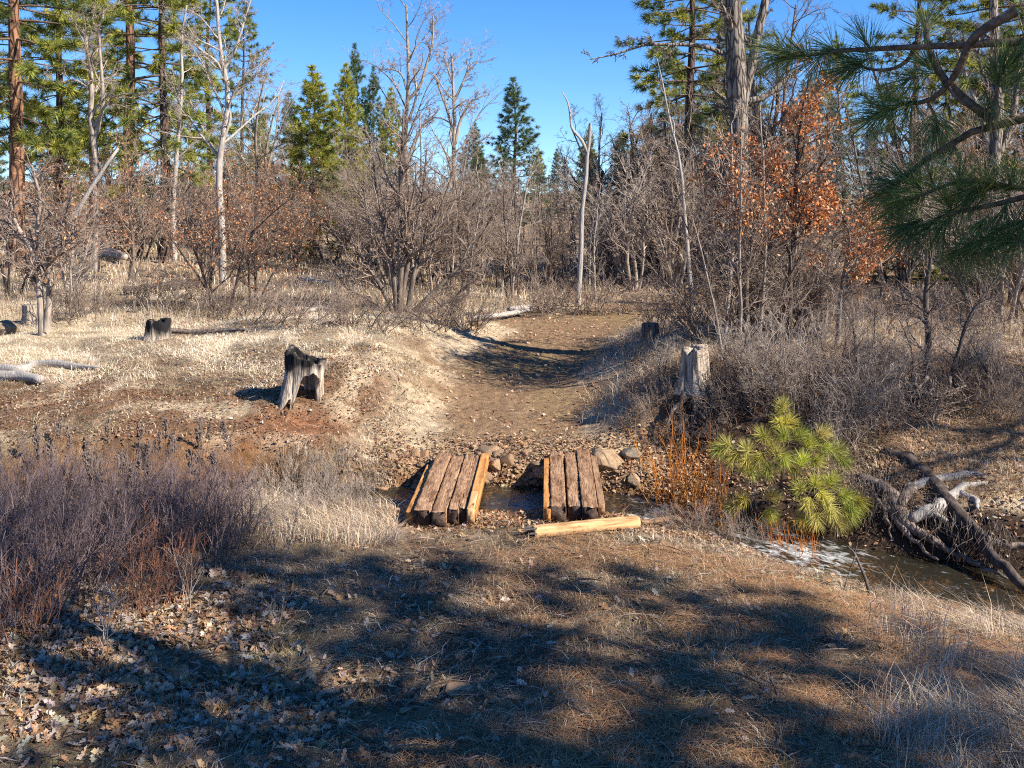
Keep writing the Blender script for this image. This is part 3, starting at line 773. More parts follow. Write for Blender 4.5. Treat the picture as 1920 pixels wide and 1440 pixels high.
limb('root', [(1640, 930, 12.8), (1660, 965, 12.5), (1672, 1010, 12.2)], [.04, .03, .01], M['root'], t, o0, 10, clear=.06)
limb('root', [(1800, 1040, 11.8), (1840, 1062, 11.5), (1890, 1085, 11.2)], [.03, .03, .012], M['root'], t, o0, 10, clear=.06)
log('dead_pole', 'thin dark dead pole slanting down the right bank at the picture edge', 'branch', [(1800, 780), (1850, 815), (1930, 868)], [14.4, 14.0, 13.4], [.04, .05, .05], M['oak_dark'])
log('dead_twig', 'thin bare stick standing on the near bank before the rapids', 'branch', [(1632, 1160), (1628, 1105), (1612, 1060), (1600, 1035), (1586, 1022)], [9.95, 9.98, 10.02, 10.05, 10.1], [.018, .018, .016, .013, .005], M['dead_dark'], sides=6,
    extra=[([(1602, 1038, 10.05), (1606, 1024, 10.08), (1610, 1005, 10.1)], .007, .003), ([(1604, 1042, 10.03), (1588, 1085, 10.0), (1574, 1140, 9.9)], .007, .003)])


# ------------------------------------------------------------------ stones
def stone_mesh(name, seed, sub=3, flat=.65):
    bm = bmesh.new(); bmesh.ops.create_icosphere(bm, subdivisions=sub, radius=1)
    rg = random.Random(seed); pl = [(Vector((rg.gauss(0, 1), rg.gauss(0, 1), rg.gauss(0, 1))).normalized(), rg.uniform(.55, .9)) for _ in range(11)]
    for v in bm.verts:
        c = v.co.copy()
        for nn, d in pl:
            k = c.dot(nn) - d
            if k > 0: c -= nn * k * .85
        n = fbm(np.array([c.x * 2 + seed]), np.array([c.y * 2 + c.z * 2]), 3, seed)[0] - .5
        c *= 1 + .18 * n; c.z *= flat; v.co = c
    me = bpy.data.meshes.new(name); bm.to_mesh(me); bm.free()
    me.polygons.foreach_set('use_smooth', np.ones(len(me.polygons), bool)); return me


SM = [stone_mesh('stone', s, 3, f) for s, f in ((1, .6), (2, .7), (3, .55), (4, .75), (5, .6), (6, .8))]
for m_ in SM: m_.materials.append(M['rock'])


def stone(x, y, r, label='brown river stone in the rubble bank beside the bridges', group='river stones', name='river_stone', me=None, mat=None, sink=.3, s=None):
    me = me or rnd.choice(SM); o = bpy.data.objects.new(name, me); COL.objects.link(o)
    s = s or (rnd.uniform(.8, 1.35), rnd.uniform(.75, 1.1), rnd.uniform(.7, 1.1))
    o.scale = (r * s[0], r * s[1], r * s[2]); o.rotation_euler = (rnd.uniform(-.3, .3), rnd.uniform(-.3, .3), rnd.uniform(0, 6.3))
    o.location = (x, y, g1(x, y) + r * (.5 - sink)); return tag(o, label, 'stone', group)


bm_ = stone_mesh('boulder', 12, 4, .8); bm_.materials.append(M['boulder'])
o = stone(1.28, 13.62, .25, 'largest boulder, tan, at the far right corner of the right bridge', None, 'boulder', bm_, sink=.0, s=(1.15, .8, .9)); o.rotation_euler = (0, .1, .3); o.location.z = -.14
o = stone(1.62, 13.75, .14, 'round tan stone just right of the large boulder', None, 'boulder', bm_, sink=.1)
o = stone(1.60, 13.35, .11, 'angular brown stone below and right of the large boulder', None, 'boulder', bm_, sink=.1)
for i in range(85):
    k = rnd.random()
    if k < .45: x = rnd.uniform(-1.75, -.95); y = rnd.uniform(13.15, 13.85)
    elif k < .8: x = rnd.uniform(-.45, .45); y = rnd.uniform(13.15, 13.95)
    else: x = rnd.uniform(1.1, 2.0); y = rnd.uniform(13.1, 13.9)
    stone(x, y, rnd.choice((.025, .03, .035, .04, .05, .06, .075, .11, .13)))
for px, py, r in ((975, 1108, .05), (862, 1235, .04), (673, 1240, .05), (1240, 1290, .09), (860, 1300, .10), (1320, 1345, .07), (1210, 1345, .06), (545, 1290, .09), (1000, 1215, .03), (640, 1275, .06), (760, 1335, .05), (900, 1280, .05), (330, 1270, .12), (245, 1285, .1)):
    x, y, z = G(px, py); stone(x, y, r, 'flat stone half sunk in the shaded foreground track', 'stones in the foreground track', 'flat_stone', sink=.42, s=(1.2, .9, .5))
x, y, z = G(8, 628); o = stone(x, y, .34, 'pale whitish boulder in the grass at the left edge', None, 'pale_boulder', bm_, sink=.25)
x, y, z = G(893, 612); stone(x, y, .14, 'small white rock at the left edge of the far track', None, 'white_rock', bm_, sink=.1)
# ------------------------------------------------------------------ growing bare trees
def unit(a):
    l = math.sqrt(a[0] ** 2 + a[1] ** 2 + a[2] ** 2) + 1e-9; return (a[0] / l, a[1] / l, a[2] / l)


def side_dir(d, ang, rg):
    v = unit((rg.gauss(0, 1), rg.gauss(0, 1), rg.gauss(0, 1))); k = v[0] * d[0] + v[1] * d[1] + v[2] * d[2]
    q = unit((v[0] - k * d[0], v[1] - k * d[1], v[2] - k * d[2])); c, s = math.cos(ang), math.sin(ang)
    return (d[0] * c + q[0] * s, d[1] * c + q[1] * s, d[2] * c + q[2] * s)


def spawn(rg, out, pts, rad, L, lvl, C, tips, n=None, t0=None):
    """children of level lvl along a finished limb"""
    c = C[lvl]; n = n or max(1, int(round(c['n'] * rg.uniform(.75, 1.25)))); t0 = c['t0'] if t0 is None else t0
    m = len(pts) - 1
    for i in range(n):
        t = t0 + (1 - t0) * (i + rg.random()) / n
        k = min(int(t * m), m - 1); f = t * m - k
        a, b = pts[k], pts[k + 1]
        p = tuple(a[j] + (b[j] - a[j]) * f for j in range(3)); d = unit(tuple(b[j] - a[j] for j in range(3)))
        r = (rad[k] + (rad[k + 1] - rad[k]) * f) * c['rr']
        cl = L * c['len'] * rg.uniform(.65, 1.25) * (1 - c.get('sh', .45) * (t - t0) / (1 - t0 + 1e-6))
        grow(rg, out, p, side_dir(d, rg.uniform(*c['ang']), rg), cl, max(r, c.get('rmin', .003)), lvl, C, tips)


def grow(rg, out, p, d, L, r, lvl, C, tips):
    c = C[lvl]; n = c['seg']; pts = [p]; rad = [r]; st = L / n; g = c['gn']; tip = c['tip']
    for i in range(n):
        d = unit((d[0] + rg.gauss(0, g), d[1] + rg.gauss(0, g), d[2] + rg.gauss(0, g) + c['up']))
        p = (p[0] + d[0] * st, p[1] + d[1] * st, p[2] + d[2] * st); pts.append(p); rad.append(r * (1 - (1 - tip) * (i + 1) / n))
    out.append((lvl, pts, rad))
    if lvl + 1 < len(C): spawn(rg, out, pts, rad, L, lvl + 1, C, tips)
    else: tips.append((p, d))


SCRUB = [dict(seg=8, gn=.10, up=.03, tip=.3),
         dict(n=10, ang=(.45, 1.0), len=.46, rr=.62, seg=5, gn=.17, up=.05, t0=.18, tip=.3),
         dict(n=7, ang=(.4, 1.0), len=.50, rr=.6, seg=4, gn=.2, up=.04, t0=.15, tip=.4, rmin=.005),
         dict(n=6, ang=(.35, 1.1), len=.48, rr=.6, seg=3, gn=.24, up=.03, t0=.1, tip=.5, rmin=.0038)]
TALL = [dict(seg=10, gn=.06, up=.05, tip=.25),
        dict(n=13, ang=(.5, 1.1), len=.34, rr=.5, seg=6, gn=.18, up=.05, t0=.35, tip=.25),
        dict(n=7, ang=(.4, 1.0), len=.48, rr=.55, seg=5, gn=.2, up=.03, t0=.2, tip=.3, rmin=.007),
        dict(n=6, ang=(.4, 1.1), len=.45, rr=.55, seg=4, gn=.24, up=.02, t0=.15, tip=.5, rmin=.005),
        dict(n=3, ang=(.4, 1.1), len=.5, rr=.6, seg=2, gn=.25, up=.02, t0=.2, tip=.6, rmin=.004)]
SLIM = [dict(seg=9, gn=.05, up=.05, tip=.3),
        dict(n=15, ang=(.5, 1.0), len=.26, rr=.45, seg=4, gn=.17, up=.06, t0=.15, tip=.35),
        dict(n=6, ang=(.4, 1.0), len=.5, rr=.6, seg=3, gn=.2, up=.04, t0=.15, tip=.5, rmin=.005),
        dict(n=5, ang=(.4, 1.1), len=.5, rr=.6, seg=2, gn=.2, up=.04, t0=.15, tip=.6, rmin=.0038)]

OAK_LEAF_V = [(0, 0, 0), (.10, .05, .01), (.20, .17, .03), (.30, .10, .0), (.46, .26, .04), (.56, .13, .01), (.72, .24, .05), (.84, .10, .02), (1, .03, .0),
              (.84, -.10, .03), (.72, -.22, .05), (.56, -.13, .01), (.46, -.26, .05), (.30, -.10, .0), (.20, -.17, .04), (.10, -.05, .01), (.5, 0, -.03)]
OAK_LEAF_T = [(16, i, (i + 1)) for i in range(15)] + [(16, 15, 0)]
SMALL_LEAF_V = [(0, 0, 0), (.4, .28, .08), (1, .02, -.05), (.4, -.28, .10)]
SMALL_LEAF_T = [(0, 2, 1), (0, 3, 2)]


def leaf_cols(n, base, rg=nrg):
    base = np.array(base); c = base[rg.integers(0, len(base), n)] * (.7 + .6 * rg.random((n, 1))); return np.clip(c * (1 + .045 * rg.normal(size=(n, 3))), .01, .8)


ORANGE = [(.36, .16, .07), (.44, .22, .11), (.28, .11, .05), (.48, .29, .17)]


def tree_from(name, label, cat, loc, out, tips, mats, group=None, trunk_lv=1, leaves=0, lsize=.07, rz=0, leafcol=ORANGE, tsides=8):
    """limbs up to trunk_lv make the trunk part, finer ones the crown part"""
    t = thing(name, label, cat, loc, rz, group)
    A, B = Tubes(), Tubes()
    for lvl, pts, rad in out:
        if lvl < trunk_lv: A.add(pts, rad, tsides if lvl == 0 else 6)
        else: B.add(pts, rad, 4 if rad[0] > .012 else 3)
    link('trunk', A.mesh('trunk', rough=.15), mats[0], t)
    link('crown', B.mesh('crown'), mats[1], t)
    if leaves:
        k = [tips[i] for i in nrg.integers(0, len(tips), leaves)]
        if leaves > 0:
            cl = nrg.random(len(tips)); sel = [j for j in range(len(tips)) if cl[j] < .8]
        pos = np.array([a for a, b in k]) + nrg.normal(0, .05, (leaves, 3)); n = leaves
        Mx = rot3(nrg.uniform(0, 6.3, n), nrg.normal(.5, .6, n), nrg.normal(0, .9, n))
        link('leaves', scatter('leaves', SMALL_LEAF_V, SMALL_LEAF_T, pos, Mx, lsize * nrg.uniform(.7, 1.4, n), leaf_cols(n, leafcol)), M['leaf'], t)
    return t


def scrub(seed, stems, h, spread, cfg=SCRUB, r=.045, base=.25, single=False):
    rg = random.Random(seed); out = []; tips = []
    for i in range(stems):
        az = rg.uniform(0, 6.28); ln = rg.uniform(.05, spread)
        d = unit((math.cos(az) * ln, math.sin(az) * ln, 1)); b = rg.uniform(.02, base)
        grow(rg, out, (math.cos(az) * b, math.sin(az) * b, -.05), d, h * rg.uniform(.7, 1.05), r * rg.uniform(.6, 1.1), 0, cfg, tips)
    return out, tips


# prototypes, each placed as a real tree of the thicket first, then copied
PROTO = {}


def proto(key, name, cat, out_tips, mats, **kw):
    t = tree_from(name, 'x', cat, (0, 0, 0), out_tips[0], out_tips[1], mats, **kw); PROTO[key] = [t, False, kw]; return t


proto('s1', 'scrub_oak', 'tree', scrub(101, 5, 3.2, .55), (M['oak_bark'], M['twig']))
proto('s2', 'scrub_oak', 'tree', scrub(102, 4, 3.0, .5), (M['oak_grey'], M['twig_grey']))
proto('s3', 'scrub_oak', 'tree', scrub(103, 7, 3.4, .75, r=.04), (M['oak_bark'], M['twig']))
proto('s4', 'scrub_oak', 'tree', scrub(104, 3, 3.3, .35), (M['oak_dark'], M['twig_grey']))
proto('f1', 'leafy_scrub_oak', 'tree', scrub(105, 4, 3.1, .5), (M['oak_dark'], M['twig_dark']), leaves=1500, lsize=.06)
proto('f2', 'leafy_scrub_oak', 'tree', scrub(106, 3, 3.2, .4), (M['oak_bark'], M['twig']), leaves=900, lsize=.06)
proto('l1', 'slender_oak', 'tree', scrub(107, 2, 4.4, .18, SLIM, .045), (M['oak_grey'], M['twig']))
proto('l2', 'slender_oak', 'tree', scrub(108, 1, 4.6, .1, SLIM, .05, .02), (M['oak_pale'], M['twig_grey']))
proto('l3', 'slender_oak', 'tree', scrub(109, 3, 4.2, .25, SLIM, .04), (M['oak_dark'], M['twig']))
proto('t1', 'tall_bare_oak', 'tree', scrub(110, 1, 8.5, .08, TALL, .13, .02), (M['oak_grey'], M['twig_grey']), trunk_lv=2)
proto('t2', 'tall_bare_oak', 'tree', scrub(111, 2, 8.0, .15, TALL, .11, .1), (M['oak_bark'], M['twig']), trunk_lv=2)


def put(key, loc, scale=1., label=None, group=None, rz=None, tilt=None, name=None, cat=None):
    p = PROTO[key]; rz = rnd.uniform(0, 6.28) if rz is None else rz
    if not p[1]:
        p[1] = True; o = p[0]; o.location = loc; o.rotation_euler = (tilt[0], tilt[1], rz) if tilt else (0, 0, rz); o.scale = (scale,) * 3 if not hasattr(scale, '__len__') else scale
        o['label'] = label
        if group: o['group'] = group
        if cat: o['category'] = cat
        return o
    o = dup(p[0], loc, rz, scale, label, group, cat, tilt)
    if not group and 'group' in o: del o['group']
    return o


def at(px, d, dz=-.03):
    x = (px - 960) / F * d; return (x, d, g1(x, d) + dz)


# ------------------------------------------------------------------ pines
def pine(seed, h, r, zc, Lmax, shape, step, nb, tuft_gap, k, ln, w, col, droop=.1, up=(.1, .6), bend=.15, side=2, lean=0., shoot=.08, seg2=False):
    """trunk tubes, limb tubes, needle arrays of a pine h metres high with a crown from zc"""
    rg = random.Random(seed); ng = np.random.default_rng(seed)
    A, B = Tubes(), Tubes(); pos, dr = [], []
    n = 14; ph = rg.uniform(0, 6); tr = [(math.sin(i * .7 + ph) * .012 * h * i / n + lean * h * i / n, math.cos(i * .6 + ph) * .01 * h * i / n, h * i / n) for i in range(n + 1)]
    A.add(tr, [r * (1.25 if i == 0 else 1) * (1 - .93 * i / n) + .004 for i in range(n + 1)], 12)
    z = zc
    while z < h - .05:
        t = (z - zc) / (h - zc); m = nb if t < .9 else max(3, nb - 2); az0 = rg.uniform(0, 6.28)
        f = z / h * n; i = min(int(f), n - 1); c = [tr[i][j] + (tr[i + 1][j] - tr[i][j]) * (f - i) for j in range(3)]
        for b in range(m):
            if rg.random() < .12: continue
            az = az0 + 6.28 * b / m + rg.uniform(-.35, .35); L = Lmax * shape(t) * rg.uniform(.65, 1.12)
            if L < .08: L = .08
            el = up[0] + (up[1] - up[0]) * t + rg.uniform(-.12, .12)
            p = tuple(c); d = (math.cos(az) * math.cos(el), math.sin(az) * math.cos(el), math.sin(el)); pts = [p]; sg = 5
            for s in range(sg):
                d = unit((d[0] + rg.gauss(0, .08), d[1] + rg.gauss(0, .08), d[2] + rg.gauss(0, .06) + bend * (s / sg - .35)))
                p = tuple(p[j] + d[j] * L / sg for j in range(3)); pts.append(p)
            rb = max(.006, min(r * .22, L * .014)); B.add(pts, [rb * (1 - .8 * q / sg) for q in range(sg + 1)], 4)
            pos.append(pts[-1]); dr.append(d)
            s0 = .25 if L < 1.4 else .42; nn = int(L * (1 - s0) / tuft_gap)
            for q in range(nn):
                u = s0 + (1 - s0) * (q + rg.random()) / nn; g = min(int(u * sg), sg - 1); fr = u * sg - g
                pp = tuple(pts[g][j] + (pts[g + 1][j] - pts[g][j]) * fr for j in range(3)); dd = unit(tuple(pts[g + 1][j] - pts[g][j] for j in range(3)))
                for s in range(side):
                    sd = side_dir(dd, rg.uniform(.5, 1.2), rg); sd = unit((sd[0], sd[1], sd[2] * .7 + .25)); sl = rg.uniform(.1, .32) * min(1, L) * (1.25 - u)
                    e = tuple(pp[j] + sd[j] * sl for j in range(3)); B.add([pp, e], [.006, .004], 3); pos.append(e); dr.append(sd)
        z += step * rg.uniform(.75, 1.25) * (1 - .35 * t)
    pos = np.array(pos); dr = np.array(dr)
    cb = np.array(col); cc = cb[ng.integers(0, len(cb), len(pos))] * (.75 + .5 * ng.random((len(pos), 1)))
    V, T, C = needles(pos, dr, k, ln, w, (.15, 1.45), droop, shoot, cc, seg2, ng)
    return A, B, (V, T, C)


def pine_thing(name, label, loc, data, barkm, group=None, cat='tree'):
    A, B, (V, T, C) = data
    t = thing(name, label, cat, loc, rnd.uniform(0, 6.28), group)
    link('trunk', A.mesh('trunk', rough=.08), barkm, t)
    link('crown', crown_mesh('crown', B, V, T, C, M['pine_branch'], M['needle']), None, t)
    return t


YG = [(.38, .36, .05), (.32, .32, .05), (.44, .40, .07), (.22, .26, .045)]
DG = [(.11, .15, .04), (.08, .12, .04), (.16, .19, .05), (.20, .21, .045)]
BG = [(.10, .16, .07), (.08, .13, .065), (.16, .20, .07), (.07, .115, .05)]
cone = lambda t: (1 - t) ** .75 * (.75 + .25 * min(1, t * 5))
egg = lambda t: math.sin(math.pi * min(1, .18 + .82 * t)) ** .6 * (1.05 - .5 * t)


def pproto(key, name, data, barkm): PROTO[key] = [pine_thing(name, 'x', (0, 0, 0), data, barkm), False, {}]


pproto('py', 'young_pine', pine(201, 8.5, .13, .5, 2.2, cone, .32, 7, .17, 22, .25, .026, YG, up=(-.05, .9), bend=.25), M['ponderosa_dark'])
pproto('pb', 'young_pine', pine(202, 9.0, .13, .5, 2.2, cone, .34, 7, .18, 20, .24, .026, BG, up=(.0, .8), bend=.22), M['ponderosa_dark'])
pproto('pt', 'ponderosa_pine', pine(203, 17, .26, 4.2, 3.2, egg, .56, 6, .2, 28, .32, .028, YG + DG, up=(-.25, .8), bend=.3), M['ponderosa'])
pproto('pu', 'ponderosa_pine', pine(204, 16, .19, 3.4, 2.8, egg, .56, 6, .21, 26, .31, .026, DG + YG, up=(-.3, .7), bend=.3), M['ponderosa_dark'])
pproto('pv', 'ponderosa_pine', pine(205, 15, .17, 2.8, 2.5, egg, .56, 5, .21, 26, .31, .026, DG + YG[:2], up=(-.2, .7), bend=.25), M['ponderosa_dark'])
# ------------------------------------------------------------------ individual background trees, left to right
put('pt', at(30, 30), .98, 'thick orange brown ponderosa trunk at the far left edge', rz=1.0)
put('pu', at(308, 33.5), .95, 'tall dark pine trunk rising right of the leafy oak at left', rz=2.2)
put('pt', at(240, 38), 1.0, 'tall yellow green pine between the two bare trunks at upper left', rz=2.8)
put('pu', at(110, 42), 1.05, 'dark green pine behind the left edge trunk', rz=4.0)
put('pv', at(175, 47), 1.05, 'blue green pine seen through the bare paired trunks', rz=.7)
put('pt', at(-30, 36), .95, 'pine with low green boughs cut by the left picture edge', rz=5.0)
put('pv', at(392, 44), .95, 'slim pine behind the white forked oak', rz=3.0)
put('pv', at(455, 52), .80, 'small pine at the right of the white forked oak', rz=1.5)
put('py', at(587, 36), (.92, .92, .80), 'bright yellow green cone shaped pine left of the tall bare oaks', rz=.4)
put('py', at(648, 60), (.95, .95, 1.12), 'first of the narrow pines right of the cone shaped pine', rz=1.8)
put('pb', at(668, 66), (.85, .85, 1.28), 'tallest narrow blue green pine right of the cone shaped pine', rz=2.8)
put('pb', at(700, 66), (.75, .75, 1.12), 'narrow pine just left of the tall bare oaks', rz=.9)
put('py', at(733, 64), (.8, .8, 1.0), 'small pine top showing through the tall bare oaks', rz=4.4)
put('pb', at(545, 48), (.8, .8, .75), 'low pine behind the left side of the cone shaped pine', rz=2.4)
put('pb', at(965, 54), (1.1, 1.1, .93), 'lone blue green conifer against the sky at centre', rz=3.3)
put('pb', at(888, 70), (.9, .9, .75), 'low distant conifer left of the lone centre conifer', rz=.1)
put('pu', at(1292, 33), .98, 'dark pine behind the dead stem left of the big right trunk', rz=5.2)
put('pv', at(1350, 45), 1.0, 'pine partly hidden by the big trunk on the right', rz=2.0)
put('pv', at(1720, 34), .85, 'shaded pine deep in the right hand thicket', rz=1.2)
put('pu', at(1860, 27), .85, 'dark pine trunk behind the hanging boughs at right', rz=4.1)
put('pt', at(1960, 38), 1.0, 'pine at the right picture edge behind the boughs', rz=.6)
put('py', at(1700, 30), (.9, .9, .33), 'small green pine low in the right thicket', rz=1.6)


def shaped(name, label, stems, mats, d, cfg, seed, n1, base, trunk_lv=2, leaves=0, t0=.3, lens=.3, lsize=.07, cat='tree', leafcol=ORANGE, tsides=9):
    """a tree whose main stems follow the photo; stems: list of (pixels, radius0, radius1)"""
    rg = random.Random(seed); b = at(base, d, -.05); out = []; tips = []
    for st in stems:
        px, r0, r1 = st[:3]; nn = st[3] if len(st) > 3 else n1; dd = st[4] if len(st) > 4 else 0
        pts = smooth_poly([np.array(P(q[0], q[1], d + (q[2] if len(q) > 2 else 0))) - np.array(b) for q in px], 12)
        if st is stems[0]: pts[0][2] = min(pts[0][2], 0)
        pts = [tuple(a) for a in pts]; L = sum(math.dist(pts[i], pts[i + 1]) for i in range(11)); rad = list(np.linspace(r0, r1, 12))
        out.append((0, pts, rad))
        if nn: spawn(rg, out, pts, rad, max(L, 2.) * lens / cfg[1]['len'], 1, cfg, tips, nn, dd or t0)
    return tree_from(name, label, cat, b, out, tips, mats, trunk_lv=trunk_lv, leaves=leaves, lsize=lsize, leafcol=leafcol, tsides=tsides)


shaped('white_barked_oak', 'white barked oak with a forked crooked trunk at upper left', [
    ([(418, 500), (414, 400), (410, 320), (420, 240), (429, 180), (420, 130), (412, 90), (408, 20), (400, -40)], .115, .035),
    ([(412, 330), (418, 270), (428, 205), (414, 195)], .05, .03, 3),
    ([(424, 150), (408, 118), (385, 100), (362, 82), (340, 60)], .05, .02, 9),
    ([(420, 130), (440, 95), (455, 50), (470, 0)], .05, .02, 10),
    ([(430, 190), (460, 160), (485, 130), (500, 90)], .03, .012, 10)], (M['oak_pale'], M['twig_grey']), 28, TALL, 301, 11, 418, t0=.35, lens=.30)
shaped('pale_leaning_oak', 'slim pale oak leaning beside the tall dark pine trunk', [
    ([(328, 490), (324, 400), (330, 310), (336, 230), (342, 150), (340, 80), (350, 10)], .085, .03),
    ([(332, 260), (355, 215), (372, 190)], .03, .012, 6)], (M['oak_pale'], M['twig_grey']), 32, TALL, 302, 9, 328, t0=.3, lens=.2)
shaped('twin_bare_oak', 'dark bare oak with twin upright stems at upper left', [
    ([(180, 330), (178, 285), (170, 220), (172, 150), (163, 100), (160, 40)], .11, .04),
    ([(178, 260), (192, 200), (190, 130), (186, 80), (195, 20)], .07, .03, 8),
    ([(172, 170), (140, 150), (100, 155), (85, 140)], .04, .015, 8)], (M['oak_grey'], M['twig_grey']), 30, TALL, 303, 10, 180, t0=.3, lens=.28)
shaped('tall_bare_oak', 'tall bare oak with crooked top left of the sky at centre', [
    ([(772, 560), (768, 450), (765, 350), (760, 270), (763, 200), (766, 130), (764, 80), (762, 10)], .12, .035),
    ([(762, 190), (785, 165), (800, 120), (810, 85), (812, 30)], .06, .025, 9),
    ([(765, 230), (780, 180), (776, 130)], .05, .03, 6),
    ([(763, 170), (748, 135), (735, 130), (715, 132)], .04, .012, 8),
    ([(764, 300), (790, 240), (820, 210)], .05, .02, 8)], (M['oak_grey'], M['twig_grey']), 34, TALL, 304, 12, 772, t0=.45, lens=.30)
shaped('tall_bare_oak', 'rounded bare oak beside the crooked oak against blue sky', [
    ([(855, 560), (853, 450), (853, 350), (850, 280), (853, 230), (850, 180), (848, 120), (846, 100)], .12, .03),
    ([(853, 270), (868, 215), (885, 190), (905, 180)], .06, .02, 9),
    ([(853, 260), (838, 205), (825, 170), (815, 140)], .06, .02, 9),
    ([(851, 190), (870, 150), (880, 120)], .05, .02, 8),
    ([(850, 160), (840, 130), (832, 105)], .04, .015, 8),
    ([(856, 300), (885, 270), (910, 260)], .03, .012, 7)], (M['oak_grey'], M['twig_grey']), 32, TALL, 305, 12, 855, t0=.4, lens=.32)
shaped('dead_snag', 'bare grey snag with a broken top and one thin crooked limb', [
    ([(1083, 580), (1089, 480), (1091, 400), (1099, 330), (1102, 280), (1107, 250), (1107, 231)], .07, .042, 0),
    ([(1101, 285), (1090, 262), (1072, 240), (1069, 215), (1064, 190), (1054, 172)], .045, .012, 0),
    ([(1104, 262), (1112, 250), (1118, 248)], .02, .008, 0), ([(1070, 225), (1076, 218), (1077, 210)], .014, .006, 2)], (M['dead'], M['twig_grey']), 25, SLIM, 306, 0, 1083, lens=.12, tsides=11)
shaped('dead_tree', 'thin dead grey tree rising into the sky left of the big right trunk', [
    ([(1300, 600), (1285, 420), (1272, 290), (1262, 250), (1252, 210), (1248, 180), (1240, 145), (1232, 110)], .06, .012, 5),
    ([(1263, 250), (1264, 235), (1262, 225)], .03, .015, 0)], (M['dead'], M['twig_grey']), 23, SLIM, 307, 4, 1300, t0=.5, lens=.1)
shaped('gnarled_oak', 'dark gnarled oak with a wide rounded bare crown right of the snag', [
    ([(1225, 590), (1222, 480), (1212, 400), (1195, 360), (1190, 300), (1182, 240)], .16, .05),
    ([(1212, 400), (1180, 345), (1150, 345), (1120, 340)], .09, .03, 10),
    ([(1200, 370), (1170, 320), (1150, 270)], .07, .025, 10),
    ([(1212, 400), (1240, 330), (1250, 270), (1245, 220)], .08, .03, 10),
    ([(1195, 330), (1215, 270), (1220, 215)], .06, .025, 10),
    ([(1215, 430), (1160, 390), (1135, 385)], .06, .02, 9),
    ([(1216, 420), (1260, 370), (1290, 350)], .06, .02, 9)], (M['oak_dark'], M['twig_dark']), 30, TALL, 308, 12, 1225, t0=.35, lens=.36)
shaped('gnarled_oak', 'lower bare oak with a broad crown behind the snag', [
    ([(1120, 580), (1130, 450), (1125, 380), (1130, 320)], .13, .05),
    ([(1128, 420), (1085, 350), (1060, 310)], .07, .02, 10), ([(1128, 400), (1160, 340), (1165, 300)], .07, .02, 10)], (M['oak_dark'], M['twig_dark']), 35, TALL, 309, 13, 1120, t0=.35, lens=.38)
BIG_T = [dict(c) for c in TALL]
shaped('large_oak', 'biggest grey trunk on the right, forking at the top of the picture', [
    ([(1388, 640), (1386, 520), (1384, 430), (1384, 330), (1385, 240), (1386, 160), (1380, 90), (1376, 20), (1378, -60)], .195, .125, 4),
    ([(1388, 225), (1398, 165), (1412, 110), (1424, 50), (1440, -20)], .10, .07, 4),
    ([(1378, 235), (1368, 160), (1366, 90), (1360, 0)], .07, .04, 4),
    ([(1395, 190), (1425, 185), (1455, 165), (1478, 145), (1500, 130)], .07, .03, 9),
    ([(1378, 115), (1345, 95), (1300, 84), (1255, 84), (1210, 84), (1160, 100), (1105, 112)], .05, .008, 10),
    ([(1395, 300), (1440, 262), (1490, 250), (1530, 225)], .045, .012, 9),
    ([(1378, 330), (1345, 290), (1310, 280)], .035, .012, 8)], (M['oak_plate'], M['twig_dark']), 18.2, TALL, 310, 5, 1388, t0=.35, lens=.14, tsides=14)
ORN = [(.47, .165, .05), (.53, .23, .09), (.37, .115, .035), (.58, .35, .2)]
shaped('russet_oak', 'young oak holding many russet orange leaves right of the biggest trunk', [
    ([(1478, 665), (1482, 520), (1490, 420), (1492, 340), (1498, 270), (1505, 200), (1522, 140)], .06, .015, 26),
    ([(1482, 480), (1515, 420), (1545, 370)], .03, .01, 9), ([(1490, 400), (1460, 340), (1440, 300)], .03, .01, 9)], (M['oak_dark'], M['twig_dark']), 17.0, SLIM, 311, 24, 1478, t0=.3, lens=.22, leaves=3600, lsize=.064, leafcol=ORN)
shaped('russet_oak', 'russet leaved oak in front of the biggest trunk', [
    ([(1405, 672), (1400, 520), (1412, 430), (1408, 360), (1405, 300)], .05, .012, 18)], (M['oak_bark'], M['twig']), 16.6, SLIM, 312, 18, 1405, t0=.4, lens=.34, leaves=1700, lsize=.058, leafcol=ORN)
shaped('russet_oak', 'low russet leaved oak at right below the hanging pine boughs', [
    ([(1570, 655), (1578, 540), (1590, 470), (1600, 400)], .055, .012, 18), ([(1575, 560), (1620, 490), (1650, 440)], .03, .01, 12)], (M['oak_grey'], M['twig']), 17.4, SLIM, 313, 22, 1570, t0=.3, lens=.42, leaves=1900, lsize=.058, leafcol=ORN)
shaped('bare_oak', 'bare twiggy trunk at the right behind the hanging boughs', [
    ([(1868, 600), (1864, 480), (1862, 380), (1866, 280), (1872, 200), (1868, 100), (1862, 0)], .17, .09, 8),
    ([(1866, 300), (1890, 250), (1905, 180), (1910, 100)], .08, .05, 8), ([(1868, 180), (1840, 130), (1835, 60)], .05, .02, 8)], (M['oak_plate'], M['twig_dark']), 22, TALL, 314, 8, 1868, t0=.35, lens=.2)
shaped('bare_oak', 'thin bare tree with long limbs between the russet oak and boughs', [
    ([(1660, 610), (1650, 500), (1630, 400), (1610, 320), (1600, 260)], .07, .015, 12), ([(1640, 450), (1680, 380), (1700, 320)], .04, .012, 12)], (M['oak_bark'], M['twig_dark']), 22, TALL, 315, 12, 1660, t0=.3, lens=.3)
